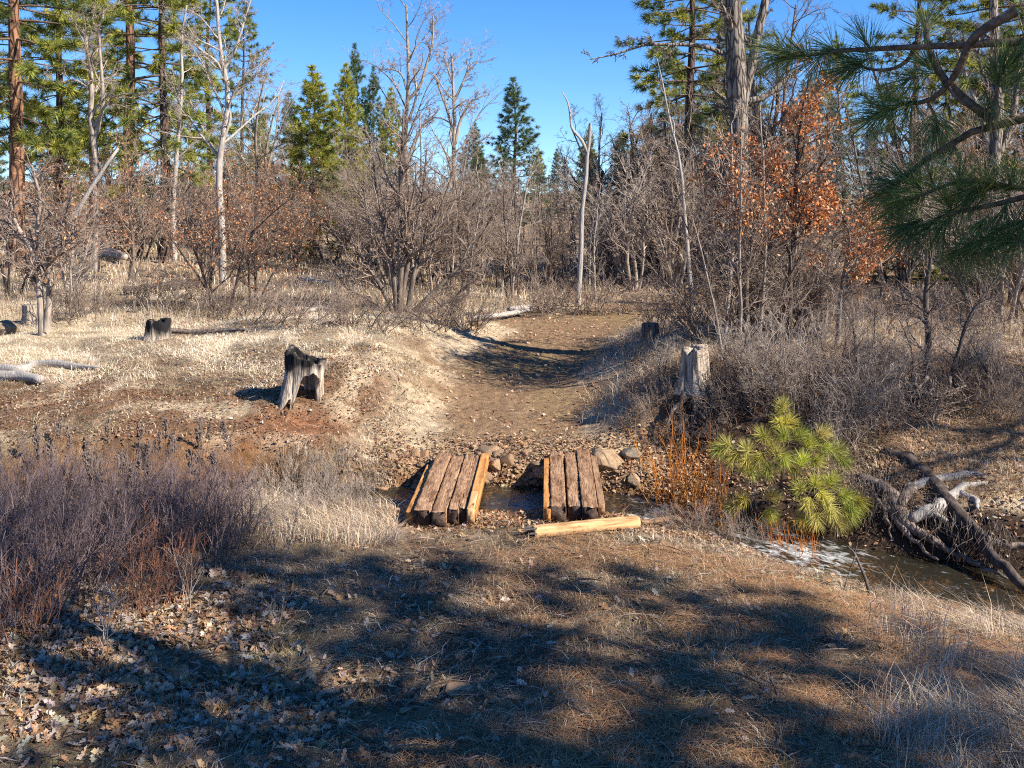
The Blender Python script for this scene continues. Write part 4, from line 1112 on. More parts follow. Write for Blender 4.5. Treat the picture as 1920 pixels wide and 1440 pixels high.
shaped('forked_scrub_oak', 'forked scrub oak with a wide bare crown at left front', [
    ([(80, 622), (75, 560), (70, 500), (55, 460), (30, 420), (20, 380)], .075, .03, 14),
    ([(86, 622), (92, 560), (92, 500), (110, 450), (125, 400), (140, 340)], .07, .025, 14),
    ([(92, 500), (70, 440), (75, 380), (60, 310)], .05, .02, 13), ([(92, 490), (130, 450), (165, 415), (185, 395)], .045, .015, 12)], (M['oak_grey'], M['twig']), 19.5, SCRUB, 316, 12, 82, t0=.2, lens=.36, leaves=350, trunk_lv=1)
shaped('large_scrub_oak', 'large many stemmed bare scrub oak in front of the thicket at centre', [
    ([(750, 590), (752, 500), (750, 420), (752, 340), (755, 260), (757, 205)], .085, .02, 18),
    ([(745, 590), (735, 500), (720, 430), (705, 350), (700, 290)], .07, .015, 15),
    ([(765, 590), (775, 520), (800, 450), (830, 380), (850, 320)], .07, .015, 15),
    ([(740, 590), (710, 530), (670, 470), (640, 400)], .06, .012, 14),
    ([(770, 590), (820, 540), (860, 500), (890, 430)], .06, .012, 14),
    ([(735, 590), (690, 560), (650, 540), (620, 490)], .05, .012, 13),
    ([(775, 592), (830, 570), (870, 540), (900, 500)], .045, .012, 12),
    ([(748, 585), (768, 480), (790, 380), (800, 280)], .06, .015, 15)], (M['oak_bark'], M['twig']), 22.5, SCRUB, 317, 12, 755, t0=.2, lens=.34, trunk_lv=1)
put('f1', at(415, 22.2), 1.0, 'dark stemmed scrub oak with many brown leaves at left of centre', rz=.4)
put('f1', at(478, 22.8), .88, 'smaller brown leaved scrub oak just right of the dark stemmed one', rz=2.6)
put('f2', at(238, 27), 1.05, 'leafy scrub oak with thin russet leaves behind the brown log', rz=1.0)
put('f2', at(150, 25), .9, 'scrub oak with scattered leaves behind the forked oak', rz=3.0)
put('s2', at(140, 23.5), .85, 'small grey scrub oak just right of the forked oak trunk', rz=2.0)
put('s4', at(20, 24.5), .95, 'scrub oak at the left edge beyond the grey sawn stump', rz=1.1)
LEAN = thing('leaning_dead_pole', 'pale dead pole leaning diagonally across the left thicket', 'branch', at(115, 24, .0)); o0 = np.array(LEAN.location)
limb('pole', [(115, 470, 24), (150, 390, 24), (185, 330, 24), (222, 278, 24)], [.05, .055, .05, .03], M['dead'], LEAN, o0, 8, 8)


# ------------------------------------------------------------------ the thicket
def crowd(keys, n, x0, x1, d0, d1, s0, s1, label, group, skip=None):
    for i in range(n):
        for tr in range(40):
            d = d0 + (d1 - d0) * ((i + rnd.random()) / n); px = rnd.uniform(x0, x1); x = (px - 960) / F * d
            if road_dist(np.array([x]), np.array([d]))[0] > 1.9 and not (skip and skip(px, d)): break
        s = rnd.uniform(s0, s1); put(rnd.choice(keys), (x, d, g1(x, d) - .04), (s, s, s * rnd.uniform(.9, 1.12)), label, group, tilt=(rnd.gauss(0, .05), rnd.gauss(0, .05)))


crowd(['s1', 's2', 's3', 'f2', 's4'], 24, -60, 560, 32, 46, .85, 1.25, 'bare brown scrub oak in the left hand thicket', 'scrub oaks of the left thicket')
crowd(['f1', 'f2', 's2'], 9, 20, 560, 29, 35, .8, 1.05, 'scrub oak with russet leaves in the left hand thicket', 'leafy scrub oaks of the left thicket')
crowd(['s1', 's3', 's2', 'l1'], 18, 600, 900, 26, 36, .95, 1.3, 'bare scrub oak behind the large many stemmed oak', 'scrub oaks behind the large scrub oak')
crowd(['l1', 'l2', 'l3', 's1', 'l2'], 26, 850, 1130, 25.5, 34, .70, .95, 'slender bare oak in the thicket beyond the bend of the track', 'slender oaks beyond the track bend')
crowd(['l1', 'l2', 'l3', 's2', 's4'], 20, 1120, 1330, 29, 40, .85, 1.1, 'slender bare oak in the far thicket behind the track', 'slender oaks of the far thicket')
crowd(['l1', 'l3', 'l2', 's4', 'l1'], 7, 1290, 1500, 15.8, 19, .75, 1.0, 'bare twiggy oak crowded round the biggest trunk', 'twiggy oaks round the biggest trunk')
crowd(['l3', 's1', 's3', 's2', 'f2'], 28, 1400, 1990, 19.5, 34, .85, 1.2, 'bare twiggy oak in the right hand thicket', 'twiggy oaks of the right thicket', lambda px, d: px < 1700 and d < 25.5)
crowd(['s1', 's3', 's2', 'l3', 's4'], 16, 1180, 1720, 25.5, 33, 1.15, 1.55, 'tall dense bare oak behind the biggest trunk', 'tall scrub oaks behind the biggest trunk')
crowd(['s2', 's4', 's3'], 6, 1340, 1560, 16.4, 18.8, .5, .85, 'low twiggy scrub oak on the bank by the silver stump', 'scrub oaks on the right bank')
crowd(['t1', 't2', 't2'], 11, 1400, 1960, 26, 37, .9, 1.2, 'tall dark limbed bare oak standing behind the right thicket', 'tall bare oaks behind the right thicket')
crowd(['t1', 't2'], 4, 420, 510, 36, 46, .85, 1.05, 'bare oak with fine bluish twigs left of the cone shaped pine', 'bare oaks left of the cone shaped pine')
crowd(['t1', 't2'], 8, -50, 520, 40, 60, .7, .95, 'tall bare oak far back among the left pines', 'tall far oaks at left')
crowd(['t1', 't2', 's1', 's3'], 14, 520, 1120, 38, 60, .5, .62, 'low bare oak in the far wood at centre', 'far oaks at centre')
crowd(['t1', 't2'], 12, 1130, 2000, 36, 55, .65, .95, 'tall bare oak far back in the right wood', 'tall far oaks at right')
crowd(['t1', 't2', 't2'], 6, 1110, 1300, 32, 40, .62, .8, 'bare dark oak with a rounded crown in the far wood right of the snag', 'rounded bare oaks right of the snag')
crowd(['pb', 'pv', 'py'], 5, -100, 560, 62, 95, .8, 1.0, 'distant pine in the wood at left', 'distant pines at left')
crowd(['pb', 'py'], 14, 560, 1250, 70, 100, .55, .8, 'low distant pine beyond the thicket at centre', 'distant pines at centre')
crowd(['pb', 'pv', 'pu'], 14, 1250, 2050, 50, 90, .7, 1.0, 'distant pine in the wood at right', 'distant pines at right')

# the small tree clinging to the right bank, with bare roots
x, y, z = at(1742, 14.8)
shaped('bank_oak', 'small crooked dark oak clinging to the top of the right bank above its bare roots', [
    ([(1745, 770), (1742, 720), (1738, 670), (1742, 620), (1735, 570), (1740, 520), (1748, 470)], .075, .02, 12),
    ([(1785, 700), (1800, 650), (1815, 600), (1840, 560), (1870, 520)], .035, .012, 10)], (M['dead_dark'], M['twig_dark']), 14.6, SLIM, 320, 10, 1745, t0=.3, lens=.28, trunk_lv=1)
# ------------------------------------------------------------------ near pine: boughs hang into the picture from a trunk just outside it
def bough_tree():
    tb = np.array((4.9, 4.1, g1(4.9, 4.1) - .05))
    t = thing('ponderosa_pine', 'near pine whose dark boughs with long needles hang in at the upper right', 'tree', tuple(tb))
    n = 12; T = Tubes().add([(.03 * math.sin(i), .03 * math.cos(i * 1.3), i * 13 / n) for i in range(n + 1)], [.21 * (1 - .85 * i / n) for i in range(n + 1)], 14)
    link('trunk', T.mesh('trunk', rough=.08), M['ponderosa'], t)
    B = Tubes(); pos, dr = [], []
    def bough(px, r0, r1, tufts=True, n=14):
        pts = smooth_poly([np.array(P(a, b, d)) for a, b, d in px], n) - tb
        B.add(list(map(tuple, pts)), list(np.linspace(r0, r1, n)), 7)
        if tufts: pos.append(pts[-1]); dr.append(pts[-1] - pts[-2])
        return pts
    tr = [tb + np.array((0, 0, z)) for z in (4.0, 4.4, 3.3, 2.9)]
    px_of = lambda p: (960 + F * p[0] / p[1], HZ - F * (p[2] - H) / p[1], p[1])
    # limbs seen in the photo
    bough([px_of(tr[0]), (2150, 190, 4.5), (1920, 222, 4.8), (1830, 244, 4.9), (1760, 285, 5.0), (1705, 320, 5.1), (1660, 360, 5.2)], .06, .010)
    bough([(1862, 226, 4.85), (1800, 178, 4.9), (1765, 140, 4.95), (1742, 92, 5.0), (1735, 40, 5.05)], .024, .014)
    bough([px_of(tr[1]), (2200, 20, 4.4), (2000, 60, 4.7), (1900, 84, 4.8), (1760, 84, 4.9), (1660, 92, 5.0), (1605, 98, 5.05), (1545, 94, 5.1), (1490, 104, 5.15), (1462, 112, 5.2)], .05, .008)
    bough([(1905, 20, 4.7), (1818, 80, 4.8), (1798, 130, 4.85), (1776, 160, 4.9), (1738, 190, 5.0), (1690, 195, 5.05), (1650, 210, 5.1)], .026, .007)
    bough([(1716, 80, 4.95), (1706, 108, 5.0), (1676, 128, 5.0), (1640, 131, 5.05), (1600, 120, 5.1)], .013, .005)
    bough([(1776, 160, 4.9), (1800, 190, 4.85), (1850, 205, 4.8), (1880, 130, 4.75)], .009, .006)
    bough([(1738, 190, 5.0), (1752, 215, 5.0), (1755, 240, 5.02)], .007, .005)
    bough([px_of(tr[2]), (2150, 330, 4.2), (1990, 350, 4.6), (1920, 355, 4.7), (1850, 352, 4.75), (1828, 350, 4.8)], .035, .008)
    bough([(1990, 350, 4.6), (1880, 380, 4.7), (1770, 405, 4.8), (1735, 420, 4.85), (1700, 428, 4.9)], .016, .006)
    bough([(1920, 355, 4.7), (1800, 340, 4.8), (1730, 365, 4.9), (1690, 378, 4.95)], .013, .006)
    bough([px_of(tr[3]), (2150, 480, 4.2), (2000, 455, 4.5), (1930, 455, 4.6), (1890, 452, 4.65)], .03, .007)
    bough([(2000, 455, 4.5), (1900, 420, 4.7), (1840, 450, 4.75), (1810, 470, 4.8)], .014, .006)
    # needle shoots
    for a, b, d, u, v in ((1470, 104, 5.2, -1, .1), (1450, 92, 5.25, -1, -.3), (1500, 96, 5.15, -.8, -.6), (1535, 110, 5.1, -.7, .7), (1560, 90, 5.1, -.8, -.7), (1585, 128, 5.1, -1, .5), (1612, 118, 5.1, -.9, .4),
                          (1620, 75, 5.0, -.6, -.8), (1655, 205, 5.1, -1, .3), (1635, 222, 5.15, -1, .5), (1680, 188, 5.05, -.8, -.5), (1700, 205, 5.0, -.6, .7), (1755, 242, 5.0, -.1, 1), (1700, 150, 5.0, -.9, .3), (1735, 112, 4.95, -.5, -.8),
                          (1660, 358, 5.2, -.9, .6), (1690, 335, 5.1, -.8, -.5), (1708, 375, 5.0, -.9, .4), (1672, 395, 5.0, -.8, .6), (1720, 345, 5.0, -.5, -.8), (1745, 330, 5.0, -.4, -1), (1700, 425, 4.9, -.9, .5), (1735, 440, 4.85, -.5, .9), (1765, 425, 4.8, -.6, .8),
                          (1775, 375, 4.8, -.4, -.9), (1800, 335, 4.8, .1, -1), (1830, 350, 4.75, -.7, .1), (1815, 372, 4.8, -.6, .8), (1850, 340, 4.75, .3, -.9), (1880, 400, 4.7, -.3, .9), (1895, 335, 4.7, .2, -1), (1910, 430, 4.65, -.6, .7), (1890, 455, 4.65, -.7, .6), (1850, 470, 4.7, -.5, .9),
                          (1880, 128, 4.75, .1, -1), (1905, 150, 4.7, .6, -.6), (1860, 205, 4.8, .3, .9), (1915, 100, 4.7, .5, -.7), (1930, 330, 4.6, .5, -.6), (1810, 470, 4.8, -.6, .8), (1830, 430, 4.75, -.5, .8), (1790, 395, 4.8, -.7, .6), (1930, 400, 4.6, 0, 1)):
        p = np.array(P(a, b, d)) - tb; pos.append(p); dr.append(np.array((u, rnd.uniform(-.4, .4), -v)))
        q = np.array(P(a - u * 14, b - v * 14, d)) - tb; B.add([tuple(q), tuple(p)], [.006, .005], 5)
    # the rest of its crown, above and beside the picture
    V1, T1, C1 = needles(pos, dr, 88, .21, .0034, (.12, 1.25), .12, .09, leaf_cols(len(pos), [(.12, .17, .05), (.155, .20, .05), (.095, .14, .045), (.21, .235, .065)]), True)
    rg = random.Random(77); pos2, dr2 = [], []
    for z in np.arange(4.9, 12.6, .5):
        for b in range(5):
            az = rg.uniform(0, 6.28); L = 2.7 * (1 - (z - 3.5) / 11) * rg.uniform(.7, 1.15)
            if math.cos(az) < -.3 and z < 6.5: L *= .5
            d = unit((math.cos(az), math.sin(az), .15)); p = (0, 0, z); pts = [p]
            for s in range(5):
                d = unit((d[0] + rg.gauss(0, .1), d[1] + rg.gauss(0, .1), d[2] + rg.gauss(0, .08) + .03)); p = tuple(p[j] + d[j] * L / 5 for j in range(3)); pts.append(p)
            B.add(pts, [.035 * (1 - .8 * s / 5) for s in range(6)], 5)
            for q in range(int(L * 5)):
                i = rg.randint(2, 4); f = rg.random(); pp = tuple(pts[i][j] + (pts[i + 1][j] - pts[i][j]) * f for j in range(3))
                sd = side_dir(d, rg.uniform(.3, 1.1), rg); e = tuple(pp[j] + sd[j] * rg.uniform(.1, .4) for j in range(3)); B.add([pp, e], [.006, .004], 3); pos2.append(e); dr2.append(sd)
    V2, T2, C2 = needles(pos2, dr2, 60, .2, .006, (.12, 1.3), .1, .09, leaf_cols(len(pos2), DG), False)
    link('crown', crown_mesh('crown', B, np.concatenate([V1, V2]), np.concatenate([T1, T2 + len(V1)]), np.concatenate([C1, C2]), M['pine_branch'], M['needle']), None, t)


bough_tree()

# trees standing right of the camera, outside the picture: their shadows lie over the foreground
SHADE = [('pu', (13.6, 1.9), .95), ('t1', (9.8, .3), 1.0), ('pv', (17.5, -2.2), 1.0), ('t2', (8.2, 3.2), .85), ('t1', (11.6, -.4), 1.15), ('t2', (6.4, 1.4), .8), ('pv', (9.9, 1.3), .78), ('t1', (13.2, 10.4), 1.35), ('t2', (15.5, 11.6), 1.45), ('t1', (11.4, 11.4), 1.2)]
for (k, (x, y), s), lb in zip(SHADE, ('pine standing on the near bank outside the picture at right', 'bare oak on the near bank outside the picture at right', 'second pine outside the picture at right', 'bare oak right of the viewpoint, outside the picture', 'tall bare oak outside the picture, right of the viewpoint', 'forked bare oak outside the picture, right of the viewpoint', 'slim pine outside the picture, right of the viewpoint', 'tall bare oak beyond the right picture edge on the far bank', 'tallest bare oak beyond the right picture edge', 'bare oak just beyond the right picture edge on the far bank')):
    put(k, (x, y, g1(x, y) - .05), s, lb, rz=rnd.uniform(0, 6))

# ------------------------------------------------------------------ small pine over the creek
b0 = np.array(P(1462, 925, 12.7)); t = thing('pine_sapling', 'small bright yellow green pine leaning over the creek beside the orange willow stems', 'pine', tuple(b0))
A, B = Tubes(), Tubes(); pos, dr = [], []
def sapl(px, r0, r1, tub, n=8):
    pts = smooth_poly([np.array(P(*q)) for q in px], n) - b0; tub.add(list(map(tuple, pts)), list(np.linspace(r0, r1, n)), 7); return pts
sapl([(1452, 960, 12.95), (1462, 920, 12.7), (1470, 870, 12.6), (1478, 820, 12.5), (1470, 780, 12.45), (1468, 755, 12.45)], .03, .009, A)
for px in ([(1470, 880, 12.6), (1430, 860, 12.4), (1395, 850, 12.3), (1355, 838, 12.2)], [(1474, 845, 12.55), (1440, 830, 12.35), (1400, 822, 12.3)], [(1474, 840, 12.55), (1510, 835, 12.4), (1545, 815, 12.3)],
           [(1470, 870, 12.6), (1520, 860, 12.4), (1570, 845, 12.3)], [(1465, 905, 12.65), (1510, 930, 12.4), (1560, 920, 12.3), (1610, 940, 12.3)], [(1464, 912, 12.65), (1500, 950, 12.3), (1540, 975, 12.2), (1570, 985, 12.2)],
           [(1462, 920, 12.7), (1430, 925, 12.5), (1390, 935, 12.4)], [(1466, 900, 12.65), (1530, 900, 12.3), (1580, 905, 12.2)], [(1465, 908, 12.7), (1510, 945, 12.3), (1530, 960, 12.1)]):
    sapl(px, .012, .006, B)
for a, b, d, u, v, k in ((1468, 762, 12.4, 0, -1, 1), (1462, 792, 12.4, -.5, -.6, 1), (1480, 790, 12.4, .5, -.5, 1), (1470, 815, 12.3, 0, -1, 1), (1362, 832, 12.2, -.7, -.6, 1), (1348, 842, 12.2, -1, .1, 1), (1400, 842, 12.2, -.3, -.8, 1), (1396, 868, 12.2, -.5, .7, .9), (1375, 858, 12.2, -.6, .6, .9),
                      (1430, 815, 12.3, -.6, -.6, 1), (1445, 838, 12.3, -.3, -.8, 1), (1458, 848, 12.2, .1, -.9, 1), (1425, 860, 12.2, -.4, .4, 1), (1440, 880, 12.25, -.2, .7, .9), (1410, 880, 12.25, -.5, .6, .9), (1500, 815, 12.3, .6, -.6, .9), (1520, 830, 12.3, .4, -.6, 1), (1545, 812, 12.3, .8, -.6, 1), (1550, 840, 12.25, .7, .3, 1),
                      (1572, 842, 12.3, .9, -.2, 1), (1580, 862, 12.3, .9, .4, .9), (1505, 862, 12.2, .2, -.9, 1), (1530, 862, 12.2, .5, -.3, .9), (1560, 900, 12.2, .5, -.7, 1), (1530, 905, 12.1, .1, -.9, 1), (1500, 915, 12.15, -.4, -.6, 1), (1545, 930, 12.1, .3, .3, 1), (1515, 945, 12.1, -.3, .7, 1),
                      (1585, 930, 12.2, .8, -.1, 1), (1612, 940, 12.2, .9, .3, 1), (1600, 955, 12.2, .7, .8, .9), (1560, 960, 12.1, .2, .9, 1), (1530, 975, 12.1, -.2, .9, 1), (1572, 982, 12.1, .5, .8, 1), (1590, 965, 12.2, .8, .5, 1), (1505, 975, 12.15, -.7, .5, .8), (1392, 935, 12.4, -.8, 0, .5), (1370, 950, 12.45, -.7, .3, .4), (1448, 930, 12.4, .1, -.3, .5), (1445, 965, 12.3, .2, .9, .4), (1490, 880, 12.3, .3, .1, .9), (1470, 860, 12.2, 0, .4, 1)):
    pos.append(np.array(P(a, b, d)) - b0); dr.append((u, rnd.uniform(-.75, .05), -v))
V, T, C = needles(pos, dr, 165, .195, .0046, (.12, 1.5), .06, .09, leaf_cols(len(pos), [(.46, .44, .08), (.36, .38, .07), (.52, .48, .11), (.40, .40, .07), (.44, .37, .11)]), True)
link('trunk', A.mesh('trunk'), M['pine_branch'], t)
link('crown', crown_mesh('crown', B, V, T, C, M['pine_branch'], M['needle']), None, t)


# ------------------------------------------------------------------ shrubs
def shrub_out(seed, n, h, spread, R0, cfg, r):
    rg = random.Random(seed); out = []; tips = []
    for i in range(n):
        az = rg.uniform(0, 6.28); b = R0 * math.sqrt(rg.random()); ln = rg.gauss(0, spread)
        grow(rg, out, (math.cos(az) * b, math.sin(az) * b, -.04), unit((math.cos(az) * b * .5 + rg.gauss(0, spread), math.sin(az) * b * .5 + rg.gauss(0, spread), 1)), h * rg.uniform(.55, 1.1), r * rg.uniform(.7, 1.2), 0, cfg, tips)
    return out, tips


WAND = [dict(seg=6, gn=.09, up=.03, tip=.4), dict(n=5, ang=(.25, .75), len=.42, rr=.7, seg=4, gn=.14, up=.08, t0=.25, tip=.4, rmin=.0018), dict(n=4, ang=(.3, .9), len=.5, rr=.7, seg=2, gn=.16, up=.06, t0=.2, tip=.6, rmin=.0014)]
GNARL = [dict(seg=6, gn=.2, up=.03, tip=.4), dict(n=6, ang=(.4, 1.1), len=.5, rr=.65, seg=4, gn=.25, up=.06, t0=.2, tip=.4, rmin=.003), dict(n=5, ang=(.4, 1.2), len=.45, rr=.65, seg=3, gn=.28, up=.05, t0=.15, tip=.5, rmin=.0022)]
ROD = [dict(seg=7, gn=.085, up=.015, tip=.3), dict(n=3, ang=(.2, .6), len=.45, rr=.75, seg=4, gn=.07, up=.05, t0=.3, tip=.4, rmin=.002)]
FORB = [dict(seg=5, gn=.07, up=.02, tip=.5), dict(n=6, ang=(.4, .9), len=.36, rr=.8, seg=3, gn=.12, up=.08, t0=.35, tip=.6, rmin=.0018), dict(n=4, ang=(.4, 1.), len=.45, rr=.8, seg=2, gn=.15, up=.05, t0=.3, tip=.7, rmin=.0015)]


def shrub(key, name, out_tips, mat, cat='shrub'):
    t = thing(name, 'x', cat); T = Tubes()
    for lvl, pts, rad in out_tips[0]: T.add(pts, rad, 4 if lvl == 0 else 3)
    link('stems', T.mesh('stems'), mat, t); t.children[0].name = 'branches' if False else 'crown'
    PROTO[key] = [t, False, {}]


shrub('w1', 'thicket_shrub', shrub_out(401, 48, .82, .22, .5, WAND, .0058), M['twig_purple'])
shrub('w2', 'thicket_shrub', shrub_out(402, 42, .74, .28, .45, WAND, .0058), M['twig_purple'])
shrub('w3', 'red_stemmed_shrub', shrub_out(403, 14, .62, .3, .15, WAND, .0042), M['twig_red'])
shrub('p1', 'pale_forb', shrub_out(404, 26, .48, .18, .28, FORB, .0030), M['twig_grey'], 'dry plant')
shrub('p2', 'bare_sapling', shrub_out(405, 4, .55, .25, .03, FORB, .0040), M['twig_grey'], 'sapling')
shrub('g1', 'grey_shrub', shrub_out(406, 24, .95, .36, .45, GNARL, .008), M['twig_grey'])
shrub('g2', 'brown_shrub', shrub_out(407, 22, .7, .45, .4, GNARL, .007), M['twig'])
shrub('d1', 'dark_shrub', shrub_out(408, 22, .7, .5, .35, GNARL, .008), M['twig_dark'])
shrub('o1', 'willow_clump', shrub_out(409, 20, .92, .2, .22, ROD, .0065), M['willow'], 'willow')
shrub('o2', 'willow_clump', shrub_out(410, 12, .62, .2, .12, ROD, .005), M['willow'], 'willow')


def patch(keys, spots, label, group, s=(.85, 1.15)):
    for q in spots:
        x, y, z = G(q[0], q[1]); k = rnd.uniform(*s) * (q[2] if len(q) > 2 else 1)
        put(rnd.choice(keys), (x, y, z), (k, k, k * rnd.uniform(.9, 1.1)), label, group)


patch(['w1', 'w2'], [(20, 1120, 1.15), (95, 1110, 1.1), (175, 1095, 1.1), (250, 1080, 1.1), (320, 1060, 1.05), (385, 1035, 1.0), (60, 1060, 1.1), (140, 1040, 1.1), (220, 1030, 1.05), (300, 1010, 1), (370, 995, .9), (-30, 1050, 1.1), (10, 1000, 1), (90, 985, 1), (170, 970, .95), (250, 965, .9), (330, 955, .8), (-20, 1180, 1.05), (60, 1170, .8), (400, 985, .8), (130, 1075, 1.1), (420, 1015, .75)],
      'dark purplish twiggy shrub in the shaded left foreground thicket', 'purplish shrubs of the left foreground')
patch(['w3'], [(235, 1165), (330, 1130), (60, 1215), (290, 1145)], 'red stemmed bare shrub at the front of the purplish thicket', 'red stemmed shrubs at left')
patch(['p1'], [(560, 950), (600, 935), (640, 925), (600, 965, .9), (660, 955, .8), (540, 985, .8), (500, 1000, .7), (690, 930, .6), (565, 905, .8), (620, 895, .8), (500, 930, .8), (470, 960, .8)], 'pale dry branching forb left of the left bridge', 'pale forbs left of the bridge')
put('p2', G(525, 1082), 1.1, 'pale bare sapling with forked stems right of the purplish thicket')
put('p2', G(193, 1235), 1.15, 'pale many tipped sapling standing among the oak leaves at lower left')
put('p2', G(355, 1150), 1.05, 'upright pale sapling at the front edge of the purplish thicket')
put('p2', G(522, 1182), .55, 'small forked twig standing in the leaf litter at lower left')
put('p2', G(455, 1160), .5, 'tiny bare sprout in the leaf litter just below the purplish thicket')
patch(['g1', 'g1', 'g2'], [(1560, 795), (1610, 785), (1590, 745), (1640, 735), (1540, 755), (1690, 770, .7), (1480, 745), (1450, 715), (1660, 710), (1600, 815, .8), (1650, 795, .7), (1500, 770), (1570, 830, .7), (1640, 700)], 'dense grey twiggy shrub covering the right bank above the small pine', 'grey shrubs of the right bank')
patch(['g2', 'd1'], [(1230, 790, .6), (1210, 760, .5), (1245, 745, .5), (1190, 800, .5), (1225, 835, .5), (1390, 745, .9), (1420, 730), (1385, 735, .8), (1440, 750), (1250, 700, .4), (1180, 740, .4), (1210, 715, .4), (1420, 665, .9), (1275, 820, .5), (1330, 825, .6), (1390, 800, .7), (1430, 770, .8), (1360, 765, .8), (1220, 690, .5)], 'brown twiggy shrub on the bank right of the track', 'brown shrubs on the bank beside the track')
patch(['d1', 'g2'], [(1760, 760), (1800, 740), (1850, 770), (1720, 800), (1900, 760), (1830, 720), (1880, 780, .7)], 'dark tangled shrub under the crooked oak on the right bank', 'dark tangled shrubs at right')
put('o1', G(1268, 985), 1.3, 'largest orange stemmed willow clump at the creek edge beside the right bridge')
put('o1', G(1345, 1000), 1.1, 'orange stemmed willow clump between the largest clump and the small pine', rz=2.0)
put('o1', G(1310, 985), 1.2, 'orange willow stems filling the middle of the willow row', rz=4.0)
put('o2', G(1492, 1060), .95, 'small orange willow sprout below the small pine at the riffle')
put('o2', G(1450, 1045), .8, 'short orange willow shoots below the small pine', rz=1.0)
put('o2', G(1520, 1062), .8, 'orange willow shoots leaning right over the riffle', tilt=(0, .5))
patch(['p1', 'g2'], [(1240, 985, .6), (1285, 1000, .6), (1330, 1010, .7), (1380, 1020, .7), (1420, 1030, .7), (1400, 990, .8), (1360, 985, .7), (1450, 1010, .6)], 'grey twiggy growth tangled among the orange willow stems', 'grey growth among the willows')
patch(['d1', 'g2', 'g2'], [(560, 610, 1.1), (620, 615, 1.1), (680, 620, 1.1), (800, 615, 1.1), (860, 612, 1.0), (880, 625, .8), (350, 590, 1.1), (440, 598, 1.1), (520, 600, 1.0), (290, 575, 1.1), (170, 590), (130, 605), (1010, 590), (1060, 588), (1110, 586), (1160, 585), (1250, 610), (1300, 625), (1340, 640), (1420, 630), (1540, 622), (1660, 622), (1790, 622), (1900, 625)],
      'low bare brush at the foot of the thicket', 'low brush at the thicket foot', (1.1, 1.6))

for i, (px, py, k, s) in enumerate(((1375, 720, 's4', .33), (1410, 770, 's2', .34), (1500, 715, 's2', .4), (1570, 735, 's1', .36), (1640, 760, 's2', .36), (1700, 735, 's4', .38), (1800, 715, 's2', .4), (1870, 735, 's4', .36), (1235, 720, 's4', .25), (1345, 815, 's4', .22), (1460, 790, 's1', .3), (1610, 690, 's4', .38))):
    x, y, z = G(px, py); put(k, (x, y, z - .03), s, 'gnarled waist high oak bush on the right bank', 'gnarled oak bushes of the right bank', tilt=(rnd.gauss(.1, .15), rnd.gauss(0, .15)))

# dried seed heads standing above the purplish thicket
t = thing('seed_stalk', 'x', 'dry plant'); T = Tubes(); rg = random.Random(9)
T.add([(0, 0, -.03), (.01, 0, .25), (.0, .01, .5), (.015, 0, .75)], [.004, .0035, .003, .002], 4); link('stem', T.mesh('stem'), M['twig_dark'], t)
T = Tubes()
for i in range(46):
    z = rg.uniform(.5, .78); a = rg.uniform(0, 6.28); l = rg.uniform(.012, .03); p = (.008 + .005 * math.cos(a), .005 * math.sin(a), z)
    T.add([p, (p[0] + l * math.cos(a), p[1] + l * math.sin(a), z + .02), (p[0] + l * .9 * math.cos(a), p[1] + l * .9 * math.sin(a), z + .045)], [.004, .007, .002], 4)
link('seed_head', T.mesh('seed_head'), M['twig_dark'], t); PROTO['ss'] = [t, False, {}]
for i in range(46):
    x, y, z = G(rnd.uniform(-10, 440), rnd.uniform(895, 1010)); s = rnd.uniform(.6, 1.05)
    put('ss', (x, y, z), (s * 1.3, s * 1.3, s), 'dark dried seed stalk standing above the purplish thicket', 'dried seed stalks at left', tilt=(rnd.gauss(0, .1), rnd.gauss(0, .1)))

# hanging roots of the crooked bank oak and along the undercut
x, y, z = at(1755, 14.2); t = thing('root_mass', 'tangle of bare roots hanging below the crooked oak on the right bank', 'roots', (x, y, z)); T = Tubes(); o0 = np.array((x, y, z)); rg = random.Random(15)
for i in range(60):
    px = rg.gauss(1755, 32); py = rg.uniform(700, 745); d = 14.35; e = rg.uniform(50, 140) * (1 - abs(px - 1755) / 110)
    if e < 15: continue
    q = [(px, py, d), (px + rg.gauss(0, 12), py + e * .35, d - .35), (px + rg.gauss(0, 22), py + e * .7, d - .5), (px + rg.gauss(0, 34), py + e, d - .6)]
    T.add([tuple(np.array(P(*k)) - o0) for k in q], [rg.choice((.012, .02, .035)), .014, .009, .003], 5)
link('roots', T.mesh('roots'), M['root'], t); t.children[0].name = 'root_tangle'
t = thing('root_fringe', 'fringe of thin dead roots and grass hanging over the dark undercut bank', 'roots', P(1650, 930, 12.6)); o0 = np.array(t.location); T = Tubes()
for i in range(420):
    px = rg.uniform(1560, 1900); x = (px - 960) / F; c0 = 880 + (px - 1560) * .38 + rg.uniform(-25, 60); d = 12.75 - (px - 1560) * .0035 + rg.uniform(-.15, .25); l = rg.uniform(20, 75)
    q = [(px, c0, d), (px + rg.gauss(0, 6), c0 + l * .5, d - .12), (px + rg.gauss(4, 14), c0 + l, d - .16)]
    T.add([tuple(np.array(P(*k)) - o0) for k in q], [.005, .004, .0015], 3)
link('root_tangle', T.mesh('root_tangle'), M['root'], t)


# ------------------------------------------------------------------ grass, leaves, needles, gravel (nobody could count them)
GR = np.random.default_rng(99)


